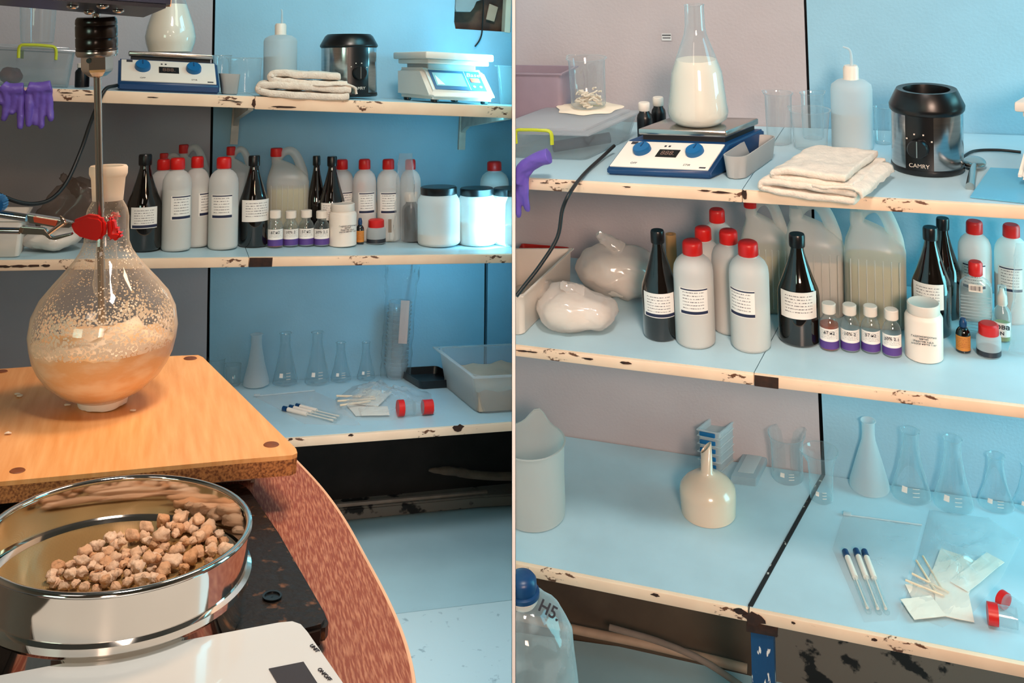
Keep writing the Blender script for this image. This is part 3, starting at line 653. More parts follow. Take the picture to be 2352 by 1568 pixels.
# flat clear rectangular bottles with red caps
def flatbottle(bay, k, x, yb, yt, w, lab, sc_=1):
    Mx, R = place(bay, k, x, yb, w); Hh = solve_h(Mx.translation, Mx.col[2].to_3d(), yt); t = thing('flat_bottle', lab, 'bottle', Mx)
    bm = bmesh.new(); prev = None
    for z, a, b in ((0, .96, .5), (.02, 1, .54), (.62, 1, .54), (.70, .96, .5), (.76, .72, .42), (.80, .4, .36), (.84, .36, .36)):
        ring = []
        for i in range(32):
            an = 2*math.pi*i/32; e = .35 if z < .75 else .8; c, s = math.cos(an), math.sin(an)
            ring.append(bm.verts.new((R*a*math.copysign(abs(c)**e, c), R*b*math.copysign(abs(s)**e, s), z*Hh)))
        if prev:
            for i in range(32): bm.faces.new((prev[i], prev[(i+1) % 32], ring[(i+1) % 32], ring[i]))
        else: bm.faces.new(ring[::-1])
        prev = ring
    mesh('bottle_body', bm, mt('cplas'), t)
    mesh('cap', lathe([(R*.4, .82*Hh), (R*.44, .83*Hh), (R*.44, .98*Hh), (R*.36, Hh)], 28), mt('red'), t)
    bm = bmesh.new()
    for i in range(13): box(-R*.92, R*.92, -R*.56, -R*.545, Hh*(.06+.042*i), Hh*(.068+.042*i), bm)
    mesh('moulded_ribs', bm, mt('frost'), t, smooth=False)
    Z = Matrix.Translation((0, -R*.56, Hh*.68)) @ Matrix.Rotation(math.pi/2-.5, 4, 'X')
    bm = box(-R*.42, R*.42, -R*.25, R*.25, 0, .0004); bm.transform(Z); mesh('price_sticker', bm, mt('white'), t, smooth=False)
    bm = bmesh.new(); random.seed(3)
    for i in range(9): xx = -R*.34+R*.075*i; box(xx, xx+R*random.uniform(.02, .05), -R*.16, R*.14, .0004, .0007, bm)
    bm.transform(Z); mesh('barcode', bm, mt('ink'), t, smooth=False)
CUR = A; flatbottle(A, 1, 829, 556, 417, 46, 'flat clear ribbed bottle with red cap and price sticker, left shelves')
CUR = B; flatbottle(B, 1, 2242, 790, 600, 76, 'flat clear ribbed bottle with red cap and price sticker, right shelves')
# jugs with moulded handles
def jug(bay, k, x, yb, yt, w, cap, lab, lvl, lmat, hs=1, red=True, sh=.62):
    Mx, R = place(bay, k, x, yb, w); Hh = solve_h(Mx.translation, Mx.col[2].to_3d(), yt+4); t = thing('plastic_jug', lab, 'jug', Mx)
    Mx2 = Mx
    def loft(secs, e=.55, n=40, capt=True):
        bm = bmesh.new(); prev = None
        for z, cx, a, b in secs:
            ring = []
            for i in range(n):
                an = 2*math.pi*i/n; c, s = math.cos(an), math.sin(an)
                ring.append(bm.verts.new((cx*R+R*a*math.copysign(abs(c)**e, c), R*b*math.copysign(abs(s)**e, s), z*Hh)))
            if prev:
                for i in range(n): bm.faces.new((prev[i], prev[(i+1) % n], ring[(i+1) % n], ring[i]))
            else: bm.faces.new(ring[::-1])
            prev = ring
        if capt: bm.faces.new(prev)
        return bm
    c = -.55*hs
    bm = loft([(0, 0, .94, .70), (.02, 0, 1, .76), (sh, 0, 1, .76), (sh+.07, -.02*hs, .93, .70), (sh+.14, -.12*hs, .72, .52), (sh+.20, -.3*hs, .46, .34), (sh+.25, c, .24, .24), (.90, c, .22, .22), (.93, c, .22, .22)])
    X0, X1 = c*R, .72*R*hs; zt = .965*Hh
    tube([(X0+.04*R*hs, 0, .86*Hh), (X0+.3*R*hs, 0, .94*Hh), (X0+.65*R*hs, 0, .965*Hh), (X0+.95*R*hs, 0, .90*Hh), (X1*.93, 0, (sh+.12)*Hh), (X1, 0, (sh+.02)*Hh)], lambda q: R*(.16+.10*q), 14, bm)
    for i in range(-3, 4):
        tube([(R*i*.26, -R*.775, .05*Hh), (R*i*.26, -R*.775, (sh-.02)*Hh)], R*.02, 6, bm, 0)
    mesh('jug_body', bm, mt('jug'), t)
    if lvl: mesh('liquid', loft([(.008, 0, .90, .66), (.03, 0, .965, .73), (lvl, 0, .965, .73)]), lmat, t)
    if cap: mesh('cap', lathe([(R*.28, .905*Hh), (R*.29, .92*Hh), (R*.28, .995*Hh), (R*.24, Hh)], 28, c=(X0, 0)), mt('red'), t)
CUR = A
jug(A, 1, 660, 558, 335, 98, 1, 'big translucent jug half full of greenish liquid left of the amber pair, left shelves', .56, mt('liqg'))
jug(A, 1, 548, 553, 332, 74, 1, 'translucent jug behind the second amber bottle, left shelves', .4, mt('liqd'))
jug(A, 1, 440, 553, 327, 80, 1, 'rear translucent jug with tall handle behind the milky bottles, left shelves', .5, mt('liqd'))
jug(A, 1, 392, 556, 347, 70, 1, 'translucent jug just behind and right of the first amber bottle, left shelves', .5, mt('liqd'))
CUR = B
jug(B, 1, 2012, 770, 462, 142, 0, 'big translucent jug with olive liquid above the vials, right shelves', .53, mt('liqg'), sh=.60)
jug(B, 1, 1872, 742, 455, 138, 0, 'translucent jug of clear liquid behind the labelled amber bottle, right shelves', .50, mt('liqd'), sh=.60)
jug(B, 1, 1762, 730, 448, 112, 1, 'leftmost translucent jug with dark red cap near the wall, right shelves', .52, mt('liqg'), sh=.60)
# ------------------------------------------------------------------ glassware
ERL = lambda w, y0, y1, nw: [(y0, w*.46), (y0-(y0-y1)*.04, w*.5), (y0-(y0-y1)*.12, w*.49), (y0-(y0-y1)*.45, w*.32), (y0-(y0-y1)*.72, w*nw*.55), (y0-(y0-y1)*.80, w*nw*.5), (y1+2, w*nw*.5), (y1, w*nw*.56)]
CUR = A
GE = 'empty conical flasks in a row on the left'
for x, yb, yt, w, lab in ((655, 891, 762, 58, 'empty glass conical flask nearest the frosted one, lowest left shelf'), (729, 889, 760, 58, 'tallest empty glass conical flask in the row, lowest left shelf'), (783, 882, 784, 48, 'third empty glass conical flask from the frosted one, lowest left shelf'), (841, 877, 783, 42, 'empty glass conical flask beside the stacked cups, lowest left shelf')):
    vessel(A, 2, x, yb, w, ERL(w, yb-w*.14, yt+3, .42), lab, 'conical_flask', 'flask', group=GE, marks=1)
vessel(A, 2, 588, 896, 60, ERL(60, 886, 768, .42), 'frosted plastic conical flask behind the wooden board corner, left', 'conical_flask', 'flask', mt('frost'))
vessel(A, 2, 497, 886, 42, [(880, 19), (840, 19), (824, 20)], 'small glass beaker beside the wooden board edge, lowest left shelf', 'glass_beaker', 'beaker', spout=2.5)
vessel(A, 2, 535, 892, 40, [(885, 17), (850, 18), (838, 19)], 'low glass beaker left of the frosted flask, lowest left shelf', 'glass_beaker', 'beaker', spout=2.5)
vessel(A, 0, 509, .22, 44, [(206, 19), (180, 21), (135, 21), (128, 22)], 'glass beaker behind the hotplate corner, top left shelf', 'glass_beaker', 'beaker', spout=2.2)
vessel(A, 0, 562, .15, 78, [(212, 34), (170, 37), (140, 39), (134, 40)], 'plastic measuring beaker left of the wash bottle, top left shelf', 'plastic_beaker', 'beaker', mt('cplas'), spout=2.6)
vessel(A, 0, 720, .20, 26, [(216, 11), (190, 12), (163, 12)], 'small glass beaker beside the black canister, top left shelf', 'glass_beaker', 'beaker')
vessel(A, 0, 82, .20, 86, [(97, 38), (60, 41), (30, 42), (-6, 44)], 'glass beaker standing on the lidded storage box, top left shelf', 'glass_beaker', 'beaker', Mx=frame(A.at(0, 82, .20)+A.u*solve_h(A.at(0, 82, .20), A.u, 99), A.u))
CUR = B
GR = 'empty conical flasks in a row on the right'
for x, yb, yt, w, nw, lab in ((2093, 1168, 985, 92, .42, 'empty conical flask nearest the frosted one, lowest right shelf'), (2190, 1191, 1003, 94, .42, 'middle empty conical flask above the package bag, lowest right shelf'), (2288, 1188, 1042, 84, .44, 'third empty conical flask from the frosted one, lowest right shelf'), (2366, 1192, 1062, 84, .44, 'empty conical flask cut by the right edge of the photo')):
    vessel(B, 2, x, yb, w, ERL(w, yb-w*.28, yt+4, nw), lab, 'conical_flask', 'flask', group=GR, marks=1)
vessel(B, 2, 1997, 1149, 93, ERL(93, 1124, 966, .32), 'frosted plastic conical flask on the lowest right shelf', 'conical_flask', 'flask', mt('frost'))
vessel(B, 2, 1809, 1121, 76, [(1103, 36), (1050, 36), (1010, 38), (996, 42)], 'larger empty glass beaker left of the dark wall joint, lowest right shelf', 'glass_beaker', 'beaker', spout=.6, marks=1)
vessel(B, 2, 1887, 1167, 64, [(1150, 26), (1090, 28), (1060, 31), (1035, 40)], 'smaller glass beaker with wide lip on the board joint, lowest right shelf', 'glass_beaker', 'beaker', spout=3.4, marks=1)
vessel(B, 0, 1790, 338, 62, [(325, 28), (260, 30), (222, 31), (214, 33)], 'glass beaker behind the grey tray, upper right shelf', 'glass_beaker', 'beaker', spout=2.6)
vessel(B, 0, 1868, 325, 54, [(318, 24), (260, 26), (220, 26), (214, 28)], 'glass beaker behind the measuring beaker, upper right shelf', 'glass_beaker', 'beaker', spout=.6)
vessel(B, 0, 1862, 352, 84, [(342, 38), (300, 41), (262, 45), (253, 46)], 'clear plastic measuring beaker left of the wash bottle, upper right shelf', 'plastic_beaker', 'beaker', mt('cplas'), spout=2.6)
vessel(B, 0, 2030, 336, 46, [(328, 20), (290, 21), (246, 22)], 'small glass beaker between wash bottle and black canister, upper right shelf', 'glass_beaker', 'beaker')
# wash bottles
def wash(bay, k, x, yb, w, pts, cap, noz, lab, lq):
    Mx, R = place(bay, k, x, yb, w); t = thing('wash_bottle', lab, 'bottle', Mx); pr = prof_px(Mx, x, pts); pr[0] = (pr[0][0], 0)
    mesh('bottle_body', lathe(pr, 48), mt('frost'), t)
    zl = solve_h(Mx.translation, Mx.col[2].to_3d(), lq); mesh('liquid', lathe([(pr[1][0]*.96, .002), (pr[1][0]*.975, zl)], 44), pm('wash_water', (172, 196, 204), .2), t)
    cp = prof_px(Mx, x, cap); mesh('cap', lathe(cp, 30), mt('white'), t)
    pts3 = [Mx.inverted() @ P(px, py, Mx.translation.y) for px, py in noz]; pts3 = [Vector((q.x, 0, q.z)) for q in pts3]
    mesh('nozzle', tube(pts3, lambda s: .0034-.0018*s, 10), mt('frost'), t)
CUR = A
wash(A, 0, 643, .22, 78, [(216, 38), (212, 39), (95, 39), (88, 36), (82, 26), (80, 14)], [(81, 14), (79, 13.5), (58, 13.5), (54, 11)], [(648, 56), (648, 40), (648, 26), (646, 20)], 'translucent wash bottle with thin nozzle, top left shelf', 130)
CUR = B
wash(B, 0, 1958, 352, 96, [(344, 46), (338, 48), (205, 48), (194, 46), (185, 34), (181, 18)], [(182, 19), (180, 18), (156, 18), (150, 15)], [(1956, 152), (1955, 125), (1950, 110), (1936, 105)], 'translucent wash bottle with bent nozzle, upper right shelf', 256)
# white jug-like beaker with spout, funnel
Mx, R = place(B, 2, 1228, 1228, 146)
t, Mx, pr = vessel(B, 2, 1228, 1228, 146, [(1186, 70), (1150, 72), (1080, 73), (1040, 75), (1012, 76)], 'large white plastic beaker with pointed spout at the left end of the lowest right shelf', 'plastic_beaker', 'beaker', clear('white_translucent', (226, 222, 216), .80, .95, 2, .4, .3), spout=1.35, part='beaker_body')
o = [c for c in t.children][0]
Mx, R = place(B, 2, 1627, 1217, 128); t = thing('porcelain_funnel', 'cream porcelain funnel standing upside down with slanted spout, lowest right shelf', 'funnel', Mx)
pr = prof_px(Mx, 1627, [(1188, 60), (1182, 63), (1128, 65), (1116, 63), (1104, 52), (1092, 34), (1086, 20), (1080, 14), (1040, 12.5)]); pr[0] = (pr[0][0], 0)
bm = lathe([(pr[0][0]*.93, .004)]+pr, 56, capb=False, capt=False); z = pr[-1][1]; r = pr[-1][0]
zt = solve_h(Mx.translation, Mx.col[2].to_3d(), 1015); a = [v for v in bm.verts if abs(v.co.z-z) < 1e-6]
for v in a: v.co.z += (zt-z)*(.5-.5*v.co.x/r*-1) if False else (zt-z)*(.05+.95*(v.co.x/r*.5+.5))
mesh('funnel_bowl', bm, pm('porcelain', (228, 200, 174), .22, var=.02, coat=.6), t, mods=[('SOLIDIFY', dict(thickness=.0015, offset=-1))])
# ------------------------------------------------------------------ box-like things
def raised(bay, k, h, x, y): return hit(x, y, bay.sh[k]+bay.n*h, bay.n)
def hollow(w, d, h, th=.0015, tap=0, rc=.008, base=True, seg=5):
    """open tub with rounded corners, outer at the rim w x d, narrowing by tap at the floor"""
    def ring(bm, ins, z, rc):
        r = []; x0, x1, y0, y1 = ins, w-ins, ins, d-ins
        for cx, cy, a in ((x1-rc, y0+rc, -90), (x1-rc, y1-rc, 0), (x0+rc, y1-rc, 90), (x0+rc, y0+rc, 180)):
            for i in range(seg+1):
                t = math.radians(a+90*i/seg); r.append(bm.verts.new((cx+rc*math.cos(t), cy+rc*math.sin(t), z)))
        return r
    bm = bmesh.new(); rs = [ring(bm, tap+.002, 0, rc), ring(bm, tap, .002, rc), ring(bm, 0, h, rc), ring(bm, th, h, rc), ring(bm, tap+th, th*1.5, rc)]
    n = len(rs[0])
    for a, b in zip(rs, rs[1:]):
        for i in range(n): bm.faces.new((a[i], a[(i+1) % n], b[(i+1) % n], b[i]))
    bm.faces.new(rs[0][::-1]); bm.faces.new(rs[-1]); return bm
def slope_body(w, d, h, y1, lip, y0=0, bev=.004):
    """wedge body: vertical lip, slanted face from y0 to y1, flat top"""
    pts = [(y0, 0), (y0, lip), (y1, h), (d, h), (d, 0)]; bm = bmesh.new()
    a = [bm.verts.new((0, y, z)) for y, z in pts]; b = [bm.verts.new((w, y, z)) for y, z in pts]
    bm.faces.new(a[::-1]); bm.faces.new(b)
    for i in range(5): bm.faces.new((a[i], a[(i+1) % 5], b[(i+1) % 5], b[i]))
    bmesh.ops.recalc_face_normals(bm, faces=bm.faces[:])
    bmesh.ops.bevel(bm, geom=bm.edges[:], offset=bev, segments=3, affect='EDGES'); return bm
def slantm(y0, z0, y1, z1):
    """matrix of a slanted face: x right, y up the slope, z outward"""
    v = Vector((0, y1-y0, z1-z0)); l = v.length; v.normalize(); n = Vector((1, 0, 0)).cross(v)
    m = Matrix((Vector((1, 0, 0)), v, n)).transposed().to_4x4(); m.translation = (0, y0, z0); return m, l
def hotplate(bay, FL, FR, dep, xb, h, gap, pth, lab, flab):
    S, R, w, d, _ = sframe(bay, 0, FL, FR, dep, xb, h0=h); t = thing('hotplate_stirrer', lab, 'hotplate', R)
    lip = h*.26; y1 = d*.34
    mesh('housing', slope_body(w, d, h, y1, lip), mt('navy'), t, S)
    sm, sl = slantm(0, lip, y1, h); Z = S @ sm
    mesh('front_panel', box(w*.03, w*.97, sl*.05, sl*.95, -.001, .0025, bev=.001), mt('cream'), t, Z)
    for fx, tx in ((.24, 'OFF'), (.75, 'STIR')):
        k = mesh('knob', lathe([(w*.078, 0), (w*.078, .010), (w*.07, .014)], 28, c=(w*fx, sl*.62)), mt('blue'), t, Z)
        mesh('knob_pointer', box(w*fx-.001, w*fx+.001, sl*.62, sl*.62+w*.06, .014, .015), mt('navy'), k, Z, smooth=False)
        text(tx, .007, mt('ink'), t, Z @ Matrix.Translation((w*fx, sl*.18, .0026)))
    dm = mesh('display', box(w*.40, w*.60, sl*.42, sl*.68, .001, .0035), mt('black'), t, Z, smooth=False)
    text('888.', sl*.2, pm('dim_segments', (120, 92, 80), .5), dm, Z @ Matrix.Translation((w*.50, sl*.55, .0037)), name='digits')
    for fx in (.42, .46): mesh('lamp_dot', box(w*fx, w*fx+.004, sl*.78, sl*.83, .0025, .003), mt('ink'), t, Z, smooth=False)
    mesh('corner_logo', box(w*.08, w*.14, sl*.84, sl*.93, .0025, .003), mt('ink'), t, Z, smooth=False)
    mesh('small_print', box(w*.88, w*.94, sl*.09, sl*.13, .0025, .003), mt('ink'), t, Z, smooth=False)
    x0, x1, y0_, y2 = w*.10, w*.96, y1+.006, d*.97; z0 = h+gap
    mesh('plate_support', box(x0+.006, x1-.006, y0_+.006, y2-.006, h-.002, z0+.001), mt('blackm'), t, S, smooth=False)
    mesh('top_plate', box(x0, x1, y0_, y2, z0, z0+pth, bev=.003), mt('steel'), t, S)
    return S, R, w, d, z0+pth, (x0+x1)/2, (y0_+y2)/2
def erl(bay, base, x, w, pts, liq, lab, liqy, group=None):
    Mx = frame(base, bay.u)
    return vessel(bay, 0, x, 0, w, pts, lab, 'conical_flask', 'flask', Mx=Mx, liquid=(liqy, mt('milk')), group=group)
CUR = A
S, R, w, d, zt, cx, cy = hotplate(A, (270, .035), (504, .035), .20, 486, .072, .008, .012, 'blue hotplate with white sloping front on the top left shelf', '')
fb_ = S @ Vector((cx, cy, zt+.0012))
fx = proj(fb_)[0]
erl(A, fb_, 364, 118, [(107, 50), (98, 57), (84, 59), (60, 54), (30, 44), (0, 33), (-40, 20), (-60, 17), (-110, 17)], None, 'conical flask of milky liquid on the left hotplate, neck cut by the photo edge', 10)
CUR = B
S, R, w, d, zt, cx, cy = hotplate(B, (1392, 402), (1632, 413), .185, 1758, .052, .010, .013, 'blue hotplate with white sloping panel and two knobs, upper right shelf', '')
fb_ = S @ Vector((cx*.99, cy*1.0, zt+.0012)); q = proj(fb_); print('flaskB', q)
erl(B, fb_, 1590, 138, [(q[1]-3, 54), (q[1]-12, 66), (q[1]-26, 70), (q[1]-44, 67), (165, 58), (135, 47), (105, 36), (78, 26), (60, 23), (20, 22), (12, 22)], None, 'tall conical flask of milky liquid on the right hotplate', 136)
# white-faced weighing scales
def scales(bay, FL, FR, dep, xb, h, hp, lab, k=0):
    S, R, w, d, _ = sframe(bay, k, FL, FR, dep, xb, h0=h); t = thing('weighing_scales', lab, 'scales', R)
    f0 = .008
    Sb = S @ Matrix.Translation((0, 0, f0))
    mesh('housing', slope_body(w, d, h, d*.28, h*.22, bev=.010), mt('cream'), t, Sb)
    for x_, y_ in ((.12, .1), (.88, .1), (.12, .9), (.88, .9)): mesh('foot', lathe([(.008, 0), (.010, .002), (.010, .008)], 16, c=(w*x_, d*y_)), mt('black'), t, S)
    sm, sl = slantm(0, h*.22, d*.28, h); Z = Sb @ sm
    mesh('control_panel', box(w*.10, w*.88, sl*.12, sl*.90, 0, .0018, bev=.0008), pm('scale_panel_blue', (70, 104, 138), .35), t, Z)
    mesh('display', box(w*.14, w*.60, sl*.26, sl*.78, .001, .0026), pm('lcd', (150, 190, 190), .25), t, Z, smooth=False)
    mesh('panel_divider', box(w*.635, w*.643, sl*.14, sl*.88, .0018, .0022), mt('white'), t, Z, smooth=False)
    mesh('display_sticker', poly([Vector((w*.16, sl*.30, .003)), Vector((w*.27, sl*.30, .003)), Vector((w*.17, sl*.68, .003))], Vector((0, 0, -.0003))), mt('white'), t, Z, smooth=False)
    text('Base', sl*.22, mt('white'), t, Z @ Matrix.Translation((w*.76, sl*.74, .002)), shear=.3)
    mesh('red_button', box(w*.69, w*.83, sl*.44, sl*.60, .0018, .0035, bev=.0006), pm('orange_button', (222, 84, 54), .4), t, Z)
    for f in (.70, .80): mesh('round_button', lathe([(w*.022, .0018), (w*.022, .003)], 20, c=(w*(f+.01), sl*.27)), mt('white'), t, Z)
    mesh('platform_neck', box(w*.12, w*.88, d*.30, d*.92, h+f0-.004, hp-.026, bev=.004), mt('grey'), t, S)
    mesh('platform_skirt', box(w*.02, w*.96, d*.10, d*1.0, hp-.030, hp-.018, bev=.003), mt('cream'), t, S)
    mesh('platform', box(-w*.04, w*1.0, d*.04, d*1.04, hp-.018, hp, bev=.004), mt('cream'), t, S)
CUR = A
scales(A, (988, .03), (1140, .03), .25, 1052, .080, .128, 'white weighing scales with blue display panel on the top left shelf')
CUR = B
scales(B, (2334, 434), (2560, 452), .24, 2640, .085, .150, 'white weighing scales cut off by the right edge, upper right shelf')
o_ = [B.on(0, *q)+B.n*.003 for q in ((2228, 455), (2275, 388), (2480, 398), (2480, 482))]
mesh('plastic_sheet', poly(o_, B.n*-.0022), pm('blue_sheet', (96, 176, 208), .3, var=.03), None, smooth=False, label='thin blue plastic sheet lying under the scales at the right end of the upper shelf', cat='sheet')
# black canisters
def canister(bay, x, yb, w, body, lid, rim, hole, lab, cl):
    Mx, R = place(bay, 0, x, yb, w); t = thing('steel_canister', lab, 'canister', Mx); pr = prof_px(Mx, x, body); Rb = pr[-1][0]; zt = pr[-1][1]
    mesh('canister_body', lathe([(Rb*.98, 0), (Rb, .004), (Rb, zt)], 64), mt('brush'), t)
    mesh('base_ring', lathe([(Rb*1.0, .0), (Rb*1.03, .003), (Rb*1.02, .010), (Rb, .011)], 64), mt('black'), t)
    lp = prof_px(Mx, x, lid); bm = lathe([(Rb, lp[0][1]-.004)]+lp, 64, capb=False, capt=False)
    zl = lp[-1][1]; rl = lp[-1][0]
    if hole: lathe([(rl, zl), (rl*.78, zl-.001), (rl*.76, zl-.01), (rl*.74, zl-.05), (.001, zl-.05)], 64, bm, capb=False)
    else: lathe([(rl, zl), (rl*.8, zl-.002), (.001, zl-.002)], 64, bm, capb=False)
    mesh('lid', bm, mt('black'), t)
    c = curved(Rb, .006, zt-.002, -math.pi/2+cl, .80, 'black_panel', mt('black'), t, eps=1.008)
    zk = zt*.47; Z = Matrix.Rotation(cl, 4, 'Z')
    bm = lathe([(.018, 0), (.018, .012), (.016, .015)], 30); bm.transform(Matrix.Translation((0, -Rb*1.005, zk)) @ Matrix.Rotation(math.pi/2, 4, 'X')); mesh('dial', bm, mt('black'), t, Mx @ Z)
    mesh('dial_mark', box(-.0008, .0008, -Rb*1.005-.0165, -Rb*1.005-.014, zk-.014, zk+.016), mt('steel'), t, Mx @ Z, smooth=False)
    for a in (-.9, -.3, .3, 1.0):
        Q = Matrix.Translation((math.sin(a)*.026, -Rb*1.012, zk+math.cos(a)*.026)); mesh('dial_dot', box(-.0013, .0013, -.0004, .0004, -.0013, .0013), mt('white'), t, Mx @ Z @ Q, smooth=False)
    text('CAMRY', .0105, mt('white'), t, Mx @ Z @ Matrix.Translation((0, -Rb*1.016, zt*.17)) @ Matrix.Rotation(math.pi/2, 4, 'X'))
CUR = A; canister(A, 801, .20, 130, [(225, 64), (107, 64)], [(107, 67), (104, 67), (84, 56), (79, 50)], None, 0, 'steel and black canister between towel and scales on the top left shelf', .35)
CUR = B; canister(B, 2130, 413, 167, [(388, 83), (250, 83)], [(248, 87), (238, 88), (208, 73), (203, 70)], None, 1, 'steel and black canister with open top beside the spoon, upper right shelf', -.22)
# folded towels
def towel(bay, FL, FR, dep, xb, h, lab, lean=0):
    TH = h*.27
    S, R, w, d, _ = sframe(bay, 0, FL, FR, dep, xb, h0=h); t = thing('folded_towel', lab, 'towel', R)
    def ribbon(path, th, seed, y0, y1):
        ps = smoothpts([Vector((x, 0, z)) for x, z in path], 12); ny = 26; bm = bmesh.new(); rows = []
        for j in range(ny):
            y = y0+(y1-y0)*j/(ny-1); rows.append([bm.verts.new((p.x, y, p.z)) for p in ps])
        for a, b in zip(rows, rows[1:]):
            for i in range(len(ps)-1): bm.faces.new((a[i], a[i+1], b[i+1], b[i]))
        rough(bm, .0035, 26, seed); rough(bm, .0016, 80, seed)
        lo = min(v.co.z for v in bm.verts)
        for v in bm.verts: v.co.z += th/2-lo if lo < th/2 else 0
        return bm
    z = h; a = ribbon([(w*1.0, .10*z), (w*.6, .10*z), (w*.2, .12*z), (.02*w, .16*z), (-.01*w, .32*z), (.06*w, .46*z), (w*.4, .44*z), (w*.8, .42*z), (w*1.02, .40*z)], .004, 1, 0, d)
    mesh('lower_fold', a, mt('towel'), t, S, mods=[('SOLIDIFY', dict(thickness=TH, offset=0)), ('SUBSURF', dict(levels=1, render_levels=1))])
    a = ribbon([(w*.98, .60*z), (w*.6, .58*z), (w*.28, .60*z), (w*.15, .66*z), (w*.12, .78*z), (w*.2, .90*z), (w*.5, .92*z), (w*.9, .90*z)], .004, 5, d*.03, d*.98)
    for v in a.verts: v.co.z -= (min(q.co.z for q in a.verts) if False else 0)
    mesh('upper_fold', a, mt('towel'), t, S, mods=[('SOLIDIFY', dict(thickness=TH, offset=0)), ('SUBSURF', dict(levels=1, render_levels=1))])
    a = ribbon([(w*.55, .50*z), (w*.8, .54*z), (w*.95, .60*z), (w*1.06, .48*z), (w*1.08, .25*z)], .003, 9, d*.0, d*.9)
    mesh('frayed_corner', a, mt('towel'), t, S, mods=[('SOLIDIFY', dict(thickness=.005, offset=0))])
CUR = A; towel(A, (598, -.012), (802, -.014), .12, 795, .060, 'folded beige towel overhanging the top left shelf edge')
CUR = B; towel(B, (1750, 446), (1962, 470), .185, 2042, .046, 'folded beige towel overhanging the upper right shelf edge in front of the beakers')
# grey metal trays, storage boxes, crates
def tub(bay, k, FL, FR, dep, xb, lab, name, cat, mat, yt=None, h=None, tap=.006, rc=.015, rim=0, part='tub_body', th=.002, fill=None, fillh=.5):
    S, R, w, d, h = sframe(bay, k, FL, FR, dep, xb, yt=yt, h0=h); t = thing(name, lab, cat, R)
    mesh(part, hollow(w, d, h, th, tap, rc), mat, t, S)
    if rim: mesh('rim', box(-rim, w+rim, -rim, .0005, h-.003, h, box(-rim, w+rim, d, d+rim, h-.003, h, box(-rim, 0, 0, d, h-.003, h, box(w, w+rim, 0, d, h-.003, h)))), mat, t, S, smooth=False)
    if fill:
        bm = box(tap+.004, w-tap-.004, tap+.004, d-tap-.004, .004, h*fillh); bmesh.ops.subdivide_edges(bm, edges=bm.edges[:], cuts=14, use_grid_fill=True)
        for v in bm.verts:
            if v.co.z > h*fillh-.001: v.co.z += noise.noise(v.co*30)*h*.10
        mesh('contents', bm, fill, t, S)
    return t, S, R, w, d, h
CUR = A
tub(A, 0, (505, .06), (552, .06), .12, 546, 'grey oblong tray between hotplate and beakers, top left shelf', 'metal_tray', 'tray', mt('grey'), yt=169, rc=.012)
CUR = B
tub(B, 0, (1656, 412), (1712, 416), .17, 1788, 'grey oblong metal tray beside the hotplate, upper right shelf', 'metal_tray', 'tray', mt('grey'), h=.044, rc=.018, tap=.004)
def lidbox(bay, FL, FR, dep, xb, h, lab, hx, k=0):
    S, R, w, d, _ = sframe(bay, k, FL, FR, dep, xb, h0=h); t = thing('storage_box', lab, 'box', R)
    mesh('box_body', hollow(w, d, h-.012, .002, .012, .015), mt('cplas'), t, S)
    bm = box(-.006, w+.006, -.006, d+.006, h-.012, h-.006, bev=.003); box(.012, w-.012, .012, d-.012, h-.007, h, bm, bev=.003)
    mesh('lid', bm, clear('lid_plastic', (214, 216, 220), .34, .8, 2, .15, .8), t, S)
    for yy, nm in ((-.009, 'front'), (d+.004, 'back')):
        q = [(w*hx-.038, yy, h-.030), (w*hx-.036, yy, h-.004), (w*hx-.015, yy-.003, h), (w*hx+.015, yy-.003, h), (w*hx+.036, yy, h-.004), (w*hx+.038, yy, h-.030)]
        mesh('clip_handle', tube(q, .0035, 8, None, 4), mt('green'), t, S)
    return t, S, R, w, d, h
CUR = A
t, S, R, w, d, h = lidbox(A, (-90, .05), (170, .05), .24, 166, .092, 'clear lidded storage box with green handle at the left end of the top left shelf', .66)
mesh('box_contents', rough(ico(1, 3, None, (w*.42, d*.3, .022), (.026, .03, .018)), .006, 40), pm('dim_red', (96, 40, 34), .6), t, S)
CUR = B
t, S, R, w, d, h = lidbox(B, (1120, 364), (1352, 373), .20, 1470, .066, 'clear lidded box with lime green handle, left end of the upper right shelf', .50)
mesh('box_contents', tube([(w*.55, d*.2, .018), (w*.92, d*.55, .022)], .012, 14, None, 0), pm('dark_tube', (52, 42, 58), .5), t, S)
fp = hit(1352, 248, R.translation+B.n*(h+.0012), B.n)
bm = lathe([(.062, 0), (.060, .0012), (.001, .0016)], 40, capb=True)
for v in bm.verts: v.co += Vector((v.co.x*.12*math.sin(5*math.atan2(v.co.y, v.co.x)+1)+v.co.x*.16, v.co.y*.1*math.cos(7*math.atan2(v.co.y, v.co.x)), 0))
Mf = frame(fp, B.n); o = mesh('filter_paper', bm, mt('paper'), None, Mf, label='round cream filter paper lying on the lidded storage box, upper right shelf', cat='filter paper')
Mb = frame(fp+B.n*.003, B.u); x_, y_ = proj(fp)
t, Mb, pr = vessel(B, 0, 1352, 0, 90, [(y_-2, 36), (y_-10, 40), (180, 41), (140, 42), (134, 45)], 'tall glass beaker with shredded paper inside, standing on the filter paper', 'glass_beaker', 'beaker', Mx=Mb, spout=2.4)
random.seed(5)
